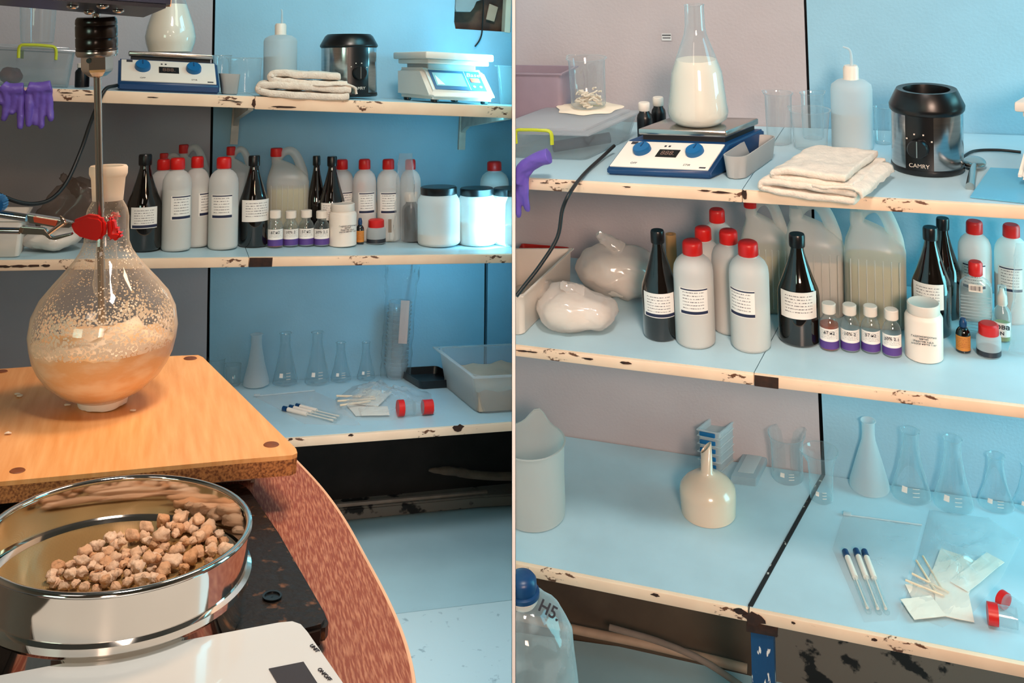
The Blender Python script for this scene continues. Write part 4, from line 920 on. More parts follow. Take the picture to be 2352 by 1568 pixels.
def curls(Mx, R, z0, z1, n, lab, name='shredded_paper'):
    bm = bmesh.new()
    for i in range(n):
        a = random.uniform(0, 6.28); r = R*random.uniform(.1, .8); p = Vector((r*math.cos(a), r*math.sin(a), random.uniform(z0, z1))); q = []
        for k in range(4): q.append(p.copy()); p = p+Vector((random.uniform(-1, 1), random.uniform(-1, 1), random.uniform(-.35, .35)))*R*.35; p.z = max(p.z, z0); rr_ = math.hypot(p.x, p.y); p.x *= min(1, R*.85/max(rr_, 1e-6)); p.y *= min(1, R*.85/max(rr_, 1e-6))
        tube(q, R*.055, 5, bm, 3)
    return mesh(name, bm, mt('paper'), None, Mx, label=lab, cat='paper shreds', kind='stuff')
curls(Mb, pr[2][0], .004, .036, 46, 'cream paper shreds inside the tall glass beaker, upper right shelf')
tub(B, 0, (1090, .31), (1295, .31), .09, 1330, 'mauve grey lidded crate behind the clear storage box, upper right shelf', 'storage_crate', 'crate', pm('mauve_plastic', (158, 140, 152), .4), yt=166, rc=.01, rim=.004)
tub(B, 1, (1060, 770), (1205, 772), .25, 1318, 'white open crate behind the filled bags, left end of the middle right shelf', 'open_crate', 'crate', mt('cream'), h=.085, rc=.01, rim=.003, tap=.004)
tub(B, 1, (1190, .36), (1302, .36), .05, 1310, 'dark red lidded box behind the white crate, middle right shelf', 'red_box', 'box', pm('deep_red', (176, 30, 22), .4), yt=577, rc=.006)
S, R, w, d, h = sframe(B, 1, (1160, 805), (1208, 806), .02, 1215, h0=.10)
CUR = A
tub(A, 1, (-90, .02), (50, .02), .20, 70, 'ribbed pale crate at the left end of the middle left shelf', 'open_crate', 'crate', mt('cream'), yt=505, rc=.01, rim=.003)
bm = bmesh.new()
# filled bags
def bag(bay, k, x, yb, w, hh, dz, seed, lab, mat=None, inner=True, name='filled_bag'):
    Mx, R = place(bay, k, x, yb, w); t = thing(name, lab, 'bag', Mx, None)
    Hh = hh*Mx.translation.y/F/2; b = ico(1, 4, None, (0, 0, Hh), (R, R*dz, Hh)); rough(b, R*.22, 1.6/R*.6, seed); rough(b, R*.05, 5/R, seed+3)
    for v in b.verts: v.co.z = max(v.co.z, .001)
    mesh('bag_film', b, mat or mt('filmw'), t)
    if inner:
        b = ico(1, 3, None, (0, 0, Hh*.8), (R*.86, R*dz*.8, Hh*.76)); rough(b, R*.15, 1.6/R*.6, seed); 
        for v in b.verts: v.co.z = max(v.co.z, .003)
        mesh('white_contents', b, mt('powder'), t)
    b = tube([(R*.1, 0, Hh*1.7), (-R*.2, 0, Hh*2.05), (-R*.4, 0, Hh*2.3)], lambda q: R*(.2-.12*q), 10); rough(b, R*.06, 8/R, seed)
    mesh('bag_neck', b, mat or mt('filmw'), t)
CUR = A
bag(A, 1, 122, 592, 140, 52, .5, 1, 'low filled clear bag left of the round flask on the middle left shelf')
bag(A, 1, 175, .20, 190, 130, .4, 2, 'large crumpled dark bag behind the flask neck on the middle left shelf', clear('smoky_bag', (120, 100, 88), .5, .8, 2, .2, .6), False)
CUR = B
bag(B, 1, 1330, 796, 180, 92, .7, 3, 'front white powder-filled bag on the middle right shelf')
bag(B, 1, 1420, 728, 200, 130, .55, 4, 'large rear white powder-filled bag touching the amber bottle, middle right shelf')
bag(B, 1, 1270, 745, 120, 66, .6, 6, 'small white bag between the crate and the front bag, middle right shelf')
CUR = A
def crumple(bay, k, x, sb, w, yt, lab, seed, film='film', name='crumpled_bag', flare=.5, dz=.3):
    Mx, R = place(bay, k, x, sb, w); Hh = solve_h(Mx.translation, Mx.col[2].to_3d(), yt); t = thing(name, lab, 'bag', Mx)
    b = bmesh.new(); prev = None; n = 40
    for j in range(26):
        z = j/25; f = (1-flare*z) ; ring = []
        for i in range(n):
            a = 2*math.pi*i/n; q = Vector((math.cos(a), math.sin(a), z*3)); rr_ = f*(1+.18*noise.noise(q*2.3+Vector((seed, 0, 0)))+.08*noise.noise(q*7))
            ring.append(b.verts.new((R*rr_*math.cos(a), R*dz*rr_*math.sin(a), max(.001, z*Hh))))
        if prev:
            for i in range(n): b.faces.new((prev[i], prev[(i+1) % n], ring[(i+1) % n], ring[i]))
        prev = ring
    mesh('bag_film', b, mt(film), t)
crumple(A, 1, 932, 563, 62, 352, 'crumpled clear bag around the dark bottle left of the black-lidded jars', 3)
CUR = B
crumple(B, 1, 2352, 832, 70, 560, 'crumpled clear bag at the far right edge of the middle right shelf', 5)
# small things on the right shelves
Mx, R = place(B, 1, 1546, .30, 24); t = thing('tape_roll', 'tan paper roll standing behind the amber bottle, middle right shelf', 'roll', Mx); hh = solve_h(Mx.translation, B.u, 537)
mesh('roll_body', lathe([(R, 0), (R, hh), (R*.45, hh), (R*.45, hh*.6)], 30), pm('kraft', (196, 146, 92), .7), t)
sp = B.on(0, 2238, 385)+B.n*.004; Mx = frame(sp, B.n); t = thing('metal_spoon', 'steel spoon lying beside the open black canister, upper right shelf', 'spoon', Mx)
q = Mx.inverted() @ (B.on(0, 2228, 436)+B.n*.003); b = ico(1, 3, None, (0, 0, .006), (.020, .030, .010)); mesh('spoon_bowl', b, mt('steel'), t)
bm = tube([(0, -.02, .008), (q.x*.5, q.y*.5, .007), (q.x, q.y, .002)], lambda s: .0045+.003*s, 10); mesh('handle', bm, mt('steel'), t)
pts = [B.on(0, 2205, 372)+B.n*.004, B.on(0, 2235, 352)+B.n*.004, B.on(0, 2290, 349)+B.n*.004, B.on(0, 2345, 354)+B.n*.004]
mesh('power_cable', tube(pts, .0028, 10), mt('cable'), None, label='short black cable running from the canister to the scales, upper right shelf', cat='cable')
pts = [P(1412, 352, 1.90), P(1385, 366, 1.86), P(1350, 398, 1.80), P(1312, 438, 1.745), P(1292, 480, 1.735), P(1280, 545, 1.73), P(1240, 610, 1.72), P(1205, 655, 1.71), P(1186, 680, 1.70)]
pts[0] = B.on(0, 1412, 356)+B.n*.02; pts[1] = B.on(0, 1385, 368)+B.n*.008; pts[2] = B.on(0, 1345, 402)+B.n*.005
mesh('power_cable', tube(pts, .0036, 10), mt('cable'), None, label='black hotplate cable hanging over the upper right shelf edge', cat='cable')
p = hit(1531, 85, B.wp-B.fn*.002, B.fn); Mx = Matrix((B.d, B.u, -B.fn)).transposed().to_4x4(); Mx.translation = p
t = thing('wall_note', 'tiny printed note on the wall left of the tall flask neck', 'note', Mx)
mesh('note_paper', box(-.011, .011, -.008, .008, 0, .0006), mt('wallw'), t, smooth=False)
mesh('printed_lines', box(-.010, .010, .003, .0055, .0006, .0009, box(-.009, .009, -.003, -.001, .0006, .0009)), mt('ink'), t, smooth=False)
# gloves
def glove(bay, k, palm, fingers, lab, off=.012, pr_=15):
    ctr = hit(palm[0][0], palm[0][1], bay.fp-bay.fn*off, bay.fn); Mx = frame(ctr, bay.u); bm = bmesh.new()
    pp = [hit(x, y, bay.fp-bay.fn*off, bay.fn) for x, y in palm]; tube(pp, pr_*ctr.y/F, 12, bm, 3)
    for f in fingers:
        q = [hit(x, y, bay.fp-bay.fn*(off+.004*math.sin(i*2+f[0][0])), bay.fn) for i, (x, y) in enumerate(f)]
        r = 10.5*ctr.y/F; tube(q, lambda s, r=r: r*(1-.35*s) if s < .9 else r*.45, 10, bm, 4)
    bm.transform(Mx.inverted()); rough(bm, .002, 60, 3)
    t = thing('rubber_glove', lab, 'glove', Mx, 'purple gloves on the left shelf' if bay is A else None)
    mesh('glove_body', bm, mt('purple'), t, mods=[('REMESH', dict(mode='VOXEL', voxel_size=.0022)), ('SMOOTH', dict(factor=.5, iterations=4))])
CUR = A
glove(A, 0, [(4, 196), (20, 205), (55, 204)], [[(14, 205), (14, 245), (8, 278)], [(34, 208), (30, 245), (24, 262)], [(48, 208), (48, 258), (46, 297)], [(4, 200), (2, 225), (0, 240)]], 'leftmost purple rubber glove hanging over the top left shelf edge')
glove(A, 0, [(64, 200), (90, 204), (118, 198)], [[(68, 208), (66, 250), (64, 292)], [(84, 208), (82, 248), (80, 288)], [(97, 206), (96, 250), (94, 296)], [(110, 204), (114, 240), (118, 280)]], 'purple rubber glove hanging nearest the drill shaft, over the top left shelf edge')
CUR = B
glove(B, 0, [(1262, 358), (1232, 368), (1200, 390), (1192, 420)], [[(1192, 410), (1190, 450), (1192, 500)], [(1206, 400), (1206, 440), (1212, 486)], [(1200, 395), (1196, 430), (1200, 470)], [(1225, 372), (1215, 395), (1204, 410)]], 'purple rubber glove draped over the left end of the upper right shelf', pr_=18, off=.014)
# lowest shelves
CUR = B
t, S, R, w, d, h = tub(B, 2, (1606, 1075), (1656, 1086), .085, 1700, 'tall stack of clear cases with blue clips against the wall, lowest right shelf', 'clear_case', 'case', clear('cloudy_case', (222, 232, 236), .30, .8, 2, .15, .8), yt=985, rc=.006, tap=.002, rim=.002)
for j in range(5):
    f = h*(.92-.2*j); mesh('blue_clip', box(w*.1, w*.8, -.004, .0, f-h*.06, f+h*.04, bev=.001), mt('blue'), t, S)
    mesh('case_rim', box(-.002, w+.002, -.002, d+.002, f-h*.09, f-h*.075), mt('frost'), t, S, smooth=False)
mesh('blue_clip', box(w*.3, w*.9, d-.001, d+.003, h*.9, h*1.0, bev=.001), mt('blue'), t, S)
S, R, w, d, h = sframe(B, 2, (1678, 1112), (1738, 1119), .115, 1770, h0=.020); t = thing('flat_case', 'flat clear plastic case lying beside the clear case stack, lowest right shelf', 'case', R)
mesh('case_body', box(0, w, 0, d, 0, h, bev=.004), clear('case_plastic', (206, 222, 228), .35, .8, 2, .15, .8), t, S)
mesh('case_window', box(w*.2, w*.8, d*.15, d*.9, h, h+.001, bev=.0004), mt('frost'), t, S)
def tubes3(bay, k, items, rp, group, labs, cl=.09):
    for (x0, y0, x1, y1), lab in zip(items, labs):
        a = bay.on(k, x0, y0); b = bay.on(k, x1, y1); r = rp*a.y/F; Mx = frame(a, bay.n); t = thing('swab_tube', lab, 'tube', Mx, group); up = bay.n*(r+.001)
        dd = b-a; mesh('tube_body', tube([a+dd*.08+up, b+up], r*.85, 16, None, 0), mt('cplas'), t, Matrix.Identity(4))
        mesh('cap', tube([a+up, a+dd*cl+up], r, 16, None, 0), mt('navy'), t, Matrix.Identity(4))
        mesh('paper_label', tube([a+dd*(cl+.02)+up, a+dd*.46+up], r*.9, 16, None, 0), mt('white'), t, Matrix.Identity(4))
        mesh('swab_stick', tube([a+dd*.46+up, b-dd*.06+up], lambda s: r*.25 if s < .85 else r*.5, 8, None, 4), mt('white'), t, Matrix.Identity(4))
tubes3(B, 2, [(1941, 1273, 1996, 1413), (1966, 1271, 2020, 1415), (1985, 1273, 2038, 1415)], 7, 'swab tubes on the lowest right shelf', ['leftmost swab tube with navy cap lying on the lowest right shelf', 'middle swab tube with navy cap lying on the lowest right shelf', 'rightmost swab tube with navy cap lying on the lowest right shelf'])
def sheetbag(bay, k, pix, lab, h=.006, mat='film', seed=0, zip_=None, name='zip_bag'):
    ps = [bay.on(k, x, y)+bay.n*.0012 for x, y in pix]; c = sum(ps, Vector())/len(ps); Mx = frame(c, bay.n); t = thing(name, lab, 'bag', Mx); bm = bmesh.new()
    cc = bm.verts.new(c+bay.n*h); N = 12; rings = [[cc]]
    dense = []
    for i, p in enumerate(ps):
        q = ps[(i+1) % len(ps)]
        for j in range(6): dense.append(p.lerp(q, j/6))
    prev = None
    for r in range(1, N+1):
        s_ = r/N; ring = []
        for i, p in enumerate(dense):
            v = c.lerp(p, s_); hh_ = h*(1-s_**2)+.35*h*noise.noise(v*55+Vector((seed, 0, 0)))*(1.1-s_)*2; ring.append(bm.verts.new(v+bay.n*max(hh_, 0)))
        n = len(dense)
        for i in range(n):
            if prev: bm.faces.new((prev[i], prev[(i+1) % n], ring[(i+1) % n], ring[i]))
            else: bm.faces.new((cc, ring[i], ring[(i+1) % n])) 
        prev = ring
    mesh('bag_film', bm, mt(mat), t, Matrix.Identity(4))
    if zip_:
        a, b = [bay.on(k, *q)+bay.n*.003 for q in zip_]; mesh('zip_strip', tube([a, a.lerp(b, .5), b], .0016, 8, None, 3), mt('frost'), t, Matrix.Identity(4)); 
        mesh('zip_slider', box(-.008, .008, -.004, .004, 0, .005, bev=.001), mt('frost'), t, frame(a, bay.n))
    return t
sheetbag(B, 2, [(1938, 1180), (2118, 1206), (2095, 1290), (2060, 1425), (1985, 1430), (1912, 1262)], 'empty zip bag lying under the three swab tubes, lowest right shelf', .004, zip_=((1946, 1185), (2118, 1208)))
def cards(bay, k, items, group, labs):
    for (x, y, a, w_, l_, z), lab in zip(items, labs):
        p = bay.on(k, x, y)+bay.n*z; Mx = frame(p, bay.n) @ Matrix.Rotation(a, 4, 'Z')
        bm = box(-w_/2, w_/2, -l_/2, l_/2, 0, .0014); bmesh.ops.subdivide_edges(bm, edges=bm.edges[:], cuts=5, use_grid_fill=True); rough(bm, .0012, 50, x)
        for v in bm.verts: v.co.z = max(v.co.z, 0)
        mesh('paper_packet', bm, pm('packet_paper', (240, 228, 212), .7, var=.03), None, Mx, smooth=False, label=lab, cat='packet', group=group)
cards(B, 2, [(2140, 1380, .35, .07, .08, .002), (2190, 1395, .1, .06, .07, .005), (2120, 1405, .5, .06, .05, .008), (2190, 1320, -.2, .07, .12, .003), (2245, 1320, -.5, .035, .13, .006)], 'paper packets in the bag on the right',
      ['cream packet at the left of the package bag, lowest right shelf', 'cream packet in the front middle of the package bag, lowest right shelf', 'small cream packet on top at the near corner of the bag, lowest right shelf', 'long pale packet at the back of the package bag, lowest right shelf', 'narrow pale packet along the right side of the package bag'])
random.seed(4)
for i, (x0, y0, x1, y1) in enumerate(((2095, 1330, 2180, 1372), (2105, 1300, 2150, 1370), (2120, 1290, 2165, 1365), (2080, 1345, 2170, 1380))):
    a = B.on(2, x0, y0)+B.n*.012; b = B.on(2, x1, y1)+B.n*.010
    mesh('wooden_stick', tube([a, b], .0022, 6, None, 0), pm('pale_stick', (236, 214, 184), .7), None, label=['wooden stick poking left from the package bag', 'upright wooden stick at the back of the fan of sticks', 'wooden stick nearest the packets in the fan of sticks', 'lowest wooden stick in the fan of sticks'][i]+', lowest right shelf', cat='stick', group='wooden sticks on the right')
sheetbag(B, 2, [(2135, 1172), (2270, 1190), (2345, 1240), (2300, 1330), (2235, 1408), (2165, 1442), (2072, 1405), (2105, 1290)], 'clear package bag over cream packets, lowest right shelf', .018, seed=4, name='package_bag')
def lying(bay, k, x, y, dx, dy, rp, lp, lab, name='red_capped_vial', capf=.35, group=None, mat=None):
    a = bay.on(k, x, y); b = bay.on(k, x+dx, y+dy); r = rp*a.y/F; dd = (b-a).normalized()*lp*a.y/F; up = bay.n*(r*1.05+.001); Mx = frame(a, bay.n)
    t = thing(name, lab, 'vial', Mx, group); mesh('cap', tube([a+up, a+dd*capf+up], r, 24, None, 0), mt('red'), t, Matrix.Identity(4)); mesh('vial_body', tube([a+dd*capf+up, a+dd+up], r*.92, 24, None, 0), mat or mt('cplas'), t, Matrix.Identity(4))
lying(B, 2, 2268, 1432, 30, 6, 24, 60, 'lying vial with large red cap nearest the package bag, lowest right shelf', group='red capped vials right')
lying(B, 2, 2298, 1392, 20, 14, 19, 95, 'clear lying vial with narrow red cap at the right edge, lowest right shelf', capf=.15, group='red capped vials right')
# PET bottle in front of the right shelves
pc = P(1212, 1560, 1.42); Mx = frame(pc-B.u*.16, B.u); t = thing('water_bottle', 'big empty clear water bottle with blue cap in front of the lowest right shelf', 'bottle', Mx)
pr = prof_px(Mx, 1212, [(1700, 112), (1600, 114), (1540, 113), (1500, 110), (1450, 104), (1420, 92), (1400, 78), (1380, 56), (1370, 34), (1366, 22), (1355, 22)])
bm = lathe([(pr[0][0], 0)]+pr[1:], 64, capt=False)
for v in bm.verts:
    a = math.atan2(v.co.y, v.co.x); v.co.x *= 1+.012*math.sin(a*9+v.co.z*60); v.co.y *= 1+.012*math.sin(a*9+v.co.z*60)
rough(bm, .0025, 34, 2); mesh('bottle_body', bm, clear('pet', (226, 226, 224), .12, .6, 2.2, .06, 1.0, streak=.16, sscale=24), t)
cp = prof_px(Mx, 1208, [(1362, 30), (1358, 32), (1330, 32), (1322, 26), (1318, 12)]); mesh('cap', lathe(cp, 32), mt('navy'), t)
zc = cp[0][1]; mesh('handle_ring', lathe([(cp[0][0]*1.05, zc-.004), (cp[0][0]*1.25, zc-.002), (cp[0][0]*1.25, zc+.004), (cp[0][0]*1.05, zc+.006)], 32), mt('navy'), t)
mesh('neck_sleeve', lathe([(cp[0][0]*.9, zc-.016), (cp[0][0]*1.1, zc-.010), (cp[0][0]*1.1, zc-.003)], 32), mt('white'), t)
x_, y_ = 1262, 1402; pt = P(x_, y_, 1.42-.055)
Z = frame(pt, B.u) @ Matrix.Rotation(math.radians(62), 4, 'X') @ Matrix.Rotation(-.5, 4, 'Z'); text('H5.', .022, mt('ink'), t, Z, name='handwriting', bold=.0004)
Rb = pr[3][0]; zb = solve_h(Mx.translation, B.u, 1568)
curved(Rb*1.02, zb-.03, zb+.012, -math.pi/2+.35, .8, 'blue_label', pm('bottle_label_blue', (96, 176, 206), .4), t); curved(Rb*1.03, zb-.03, zb+.0, -math.pi/2+.45, .55, 'white_label', mt('white'), t)
# lowest left shelf
CUR = A
t, S, R, w, d, h = tub(A, 2, (1092, 956), (1330, 940), .27, 1222, 'translucent open tub with brownish powder next to the divider, lowest left shelf', 'plastic_tub', 'tub', clear('tub_plastic', (236, 232, 228), .22, .8, 2, .2, .6), h=.095, rc=.03, tap=.012, rim=.008, fill=pm('brown_powder', (206, 176, 150), .8, bump=.3), fillh=.55)
tub(A, 2, (965, 896), (1060, 890), .13, 1005, 'shallow black tray behind the plastic tub, lowest left shelf', 'black_tray', 'tray', mt('black'), h=.022, rc=.012, tap=.004)
base = A.on(2, 908, 868)+A.n*.002; tl = (A.u+A.d*.07).normalized()
ORD = 'first second third fourth fifth sixth seventh eighth ninth tenth eleventh twelfth thirteenth fourteenth fifteenth sixteenth seventeenth'.split(); cup0 = None; n_c = 17
for i in range(n_c):
    Mx = frame(base+tl*(.0105*i), tl)
    if i == 0:
        cup0 = mesh('plastic_cup', lathe([(.022, 0), (.0225, .002), (.0335, .034), (.0345, .035), (.0335, .036), (.0325, .0345)], 36, capt=False), clear('cup_plastic', (226, 234, 236), .22, .75, 2, .08, 1.2), None, None, origin=Vector((0, 0, 0)), cut=False, label='', cat='cup', group='nested clear cups')
        c = cup0
    else: c = cup0.copy(); COL.objects.link(c)
    c.matrix_world = Mx; c['label'] = ORD[i]+' cup from the bottom of the tall nested stack, lowest left shelf' if 0 < i < n_c-1 else ('bottom cup of the tall nested stack standing on the lowest left shelf' if i == 0 else 'topmost cup of the tall nested stack in its bag')
Mx = frame(base, tl); t = thing('cup_bag', 'tall clear crumpled bag around the nested cups, lowest left shelf', 'bag', Mx); b = bmesh.new(); prev = None
for j in range(30):
    z = j/29; ring = []
    for i in range(36):
        a = 2*math.pi*i/36; q = Vector((math.cos(a), math.sin(a), z*4)); rr_ = (.042 if z < .7 else .042+.02*(z-.7))*(1+.10*noise.noise(q*3)+.25*max(0, z-.7)*noise.noise(q*6)*3)
        ring.append(b.verts.new((rr_*math.cos(a), rr_*math.sin(a)*.95, z*.30+.001)))
    if prev:
        for i in range(36): b.faces.new((prev[i], prev[(i+1) % 36], ring[(i+1) % 36], ring[i]))
    prev = ring
mesh('bag_film', b, clear('cup_bag_film', (228, 234, 236), .03, .35, 3, .1, 1.0), t)
mesh('paper_slip', box(.002, .026, -.036, -.0355, .10, .215), pm('faded_pink_paper', (226, 190, 178), .7), t, smooth=False)
tubes3(A, 2, [(650, 944, 772, 974), (665, 941, 778, 969), (680, 938, 784, 964)], 5.5, 'swab tubes on the lowest left shelf', ['nearest swab tube with dark cap beside the wooden board, lowest left shelf', 'middle swab tube with dark cap beside the wooden board, lowest left shelf', 'farthest swab tube with dark cap beside the wooden board, lowest left shelf'], .07)
sheetbag(A, 2, [(585, 912), (720, 898), (770, 920), (830, 978), (700, 975), (640, 940)], 'empty zip bag under the three swab tubes, lowest left shelf', .004, zip_=((590, 912), (722, 899)))
cards(A, 2, [(835, 940, .3, .07, .10, .003), (860, 950, .1, .07, .06, .006), (850, 920, -.3, .08, .12, .008)], 'paper packets in the bag on the left', ['cream packet at the left end of the package bag, lowest left shelf', 'cream packet at the front of the package bag, lowest left shelf', 'pale packet at the back of the package bag, lowest left shelf'])
for i, (x0, y0, x1, y1) in enumerate(((772, 922, 860, 926), (774, 934, 862, 930), (780, 944, 850, 936))):
    a = A.on(2, x0, y0)+A.n*.014; b = A.on(2, x1, y1)+A.n*.016
    mesh('wooden_stick', tube([a, b], .0026, 6, None, 0), pm('pale_stick', (236, 214, 184), .7), None, label=['rear wooden stick', 'middle wooden stick', 'front wooden stick'][i]+' poking left out of the package bag, lowest left shelf', cat='stick', group='wooden sticks on the left')
sheetbag(A, 2, [(770, 918), (810, 888), (880, 876), (905, 900), (990, 905), (1000, 950), (900, 966), (820, 966), (772, 950)], 'clear package bag over cream packets and red-capped vials, lowest left shelf', .03, seed=8, name='package_bag')
lying(A, 2, 912, 958, 30, -2, 18, 40, 'clear vial with orange-red cap near the packets, lowest left shelf', group='red capped vials left')
lying(A, 2, 992, 952, -30, 2, 16, 66, 'clear ribbed vial with red cap pointing at the tub, lowest left shelf', group='red capped vials left')
# clear crate behind the scales, opening in the wall with fuse box
tub(A, 0, (1140, .20), (1300, .20), .12, 1330, 'clear plastic box behind the scales beside the divider, top left shelf', 'clear_box', 'box', mt('cplas'), yt=150, rc=.01, rim=.003)
cav = [A.wall(x, y)+A.fn*.045 for x, y in ((1030, -80), (1200, -80), (1200, 95), (1030, 90))]
mesh('cavity_board', poly(cav, A.fn*.004), pm('brown_fibreboard', (104, 66, 46), .8, vs=14, col2=(44, 30, 28)), None, smooth=False, label='brown board at the back of the opening cut in the left wall', cat='board')
def wbox(pix, off, th, name, mat, par=None, **k): return mesh(name, poly([A.wall(x, y)+A.fn*off for x, y in pix], A.fn*th, bev=.0008), mat, par, smooth=False, **k)
wbox([(1050, -60), (1104, -60), (1104, 0), (1092, 4), (1086, 18), (1078, 28), (1046, 27), (1044, 20)], -.01, .02, 'fuse_box', pm('grey_metal', (140, 146, 146), .5), label='grey metal fuse box in the opening at the top of the left wall', cat='fuse box')
wbox([(1165, -60), (1176, -60), (1171, 76), (1158, 74)], -.004, .03, 'timber_strip', pm('pale_wood', (236, 214, 190), .6), label='pale wooden strip down the right side of the wall opening', cat='strip')
wbox([(1132, 7), (1152, 15), (1143, 49), (1124, 43)], .03, .004, 'card_tag', pm('tan_card', (188, 152, 128), .7), label='small tan card tag hanging inside the wall opening', cat='tag')
mesh('wall_cable', tube([A.wall(x, y)-A.fn*.008 for x, y in ((1104, -40), (1108, 10), (1106, 60), (1104, 80), (1098, 95), (1089, 107))], .0022, 8), mt('cable'), None, label='thin dark cable hanging from the wall opening behind the scales', cat='cable')
c0 = A.at(0, 250, .01)
pts = [A.at(0, 285, .08)+A.n*.015, A.at(0, 262, .03)+A.n*.010, A.at(0, 246, .0)+A.n*.006, hit(236, 214, A.fp-A.fn*.012, A.fn), hit(222, 245, A.fp-A.fn*.014, A.fn), hit(205, 290, A.fp-A.fn*.012, A.fn), hit(186, 345, A.fp-A.fn*.02, A.fn), hit(155, 415, A.fp-A.fn*.05, A.fn), hit(120, 455, A.fp-A.fn*.08, A.fn), hit(80, 468, A.fp-A.fn*.1, A.fn), hit(35, 462, A.fp-A.fn*.12, A.fn), hit(-20, 438, A.fp-A.fn*.14, A.fn)]
mesh('power_cable', tube(pts, .0042, 10), mt('cable'), None, label='long black cable looping down from the left hotplate behind the flask', cat='cable')
# ------------------------------------------------------------------ bench in the left foreground
CUR = A
def lv(h): return CAM-A.n*h
HT, HPL, HB, HS, HR = .430, .408, .372, .385, None
def outl(pix, h): return [hit(x, y, lv(h), A.n) for x, y in pix]
T = outl([(-120, 960), (560, 1000), (650, 1030), (683, 1060), (740, 1122), (790, 1192), (838, 1278), (886, 1368), (922, 1450), (945, 1530), (957, 1620), (960, 1700), (-120, 1700)], HT)
ctr = hit(400, 1300, lv(HT), A.n); tm = frame(ctr, A.n); t = thing('work_table', 'worn reddish brown table with curved edge in the left foreground', 'table', tm)
mesh('tabletop', poly([tm.inverted() @ p for p in T], Vector((0, 0, -.018))), mt('tablew'), t, smooth=False)
e = outl([(650, 1030), (683, 1060), (740, 1122), (790, 1192), (838, 1278), (886, 1368), (922, 1450), (945, 1530), (957, 1620)], HT)
mesh('edge_band', tube([tm.inverted() @ (p-A.n*.001) for p in e], .0018, 8), pm('pale_edge', (232, 190, 156), .5), t)
mesh('leg', box(-.03, .01, -.02, .02, -.75, -.018), mt('blackm'), t, smooth=False)
# black cooking plate
pl = outl([(-120, 1120), (555, 1108), (572, 1116), (640, 1215), (700, 1318), (745, 1395), (755, 1420), (745, 1436), (700, 1448), (400, 1500), (-120, 1600)], HPL)
pc_ = hit(450, 1350, lv(HPL), A.n); pmx = frame(pc_, A.n); t = thing('hot_plate', 'grimy glossy black enamel cooking plate under the sieve', 'cooking plate', pmx)
bm = poly([pmx.inverted() @ p for p in pl], Vector((0, 0, -.015)), bev=.003)
grim = pm('grimy_black_enamel', (26, 20, 17), .42, vs=70, col2=(112, 74, 46), lo=.30, hi=.40, bump=.6, bs=120, spec=.3)
mesh('plate_body', bm, grim, t)
q = pmx.inverted() @ hit(625, 1372, lv(HPL), A.n)
mesh('drain_hole', lathe([(.0062, .0004), (.0076, .001), (.0076, .0018), (.0060, .0018), (.0058, .0006), (.001, .0004)], 24, c=(q.x, q.y)), mt('black'), t)
# white box under the board
q0 = outl([(380, 1112), (500, 1110), (583, 1104)], HT)
bb = outl([(330, 1128), (582, 1106), (560, 1040), (330, 1060)], HT-.002)
cb = sum(bb, Vector())/4; m_ = frame(cb, A.n); bt = thing('support_box', 'cream box holding up the wooden board behind the sieve', 'box', m_)
mesh('box_body', poly([m_.inverted() @ (p+A.n*(HT-HB-.022)) for p in bb], Vector((0, 0, -(HT-HB-.024)))), mt('cream'), bt, smooth=False)
q1 = outl([(583, 1106)], HT-.002)[0]; mesh('steel_corner', box(-.003, .001, -.001, .02, 0, HT-HB-.022), mt('steel'), bt, frame(q1, A.n), smooth=False)
# wooden board
bo = outl([(-120, 856), (400, 817), (455, 815), (466, 820), (680, 1030), (683, 1040), (672, 1045), (560, 1054), (-120, 1117)], HB)
cb = hit(280, 950, lv(HB), A.n); bmx = frame(cb, A.n); t = thing('wooden_board', 'warm orange laminated board with dark dowel plugs under the round flask', 'board', bmx)
L3 = [bmx.inverted() @ p for p in bo]
mesh('board_top', poly(L3, Vector((0, 0, -.004))), mt('wood'), t, smooth=False)
mesh('board_core', poly([p*1.0-Vector((0, 0, .004)) for p in L3], Vector((0, 0, -.015))), mt('chip'), t, smooth=False)
for x, y, rp in ((623, 1021, 18), (40, 1081, 17), (437, 823, 15), (5, 853, 12)):
    q = bmx.inverted() @ hit(x, y, lv(HB), A.n); r = rp*(bmx @ q).y/F
    mesh('dowel_plug', lathe([(r, .0001), (r*.9, .0008), (.0005, .0008)], 28, c=(q.x, q.y)), mt('plug'), t)
# crumbs on the board
random.seed(11)
for i, (x, y) in enumerate(((40, 908), (45, 912), (18, 998), (155, 932), (305, 945), (105, 880))):
    p = hit(x, y, lv(HB), A.n); b = ico(.0022, 2, None, (0, 0, .0016), (1.6, .9, .5)); rough(b, .0008, 300, i)
    mesh('crumb', b, mt('paper'), None, frame(p, A.n), label=['pale crumb left of the flask, the upper of a pair on the board', 'pale crumb left of the flask, the lower of a pair on the board', 'curled crumb near the left photo edge on the wooden board', 'largest crumb just left of the flask foot', 'crumb just right of the flask foot', 'crumb left of the flask belly on the wooden board'][i], cat='crumb', group='crumbs on the wooden board')
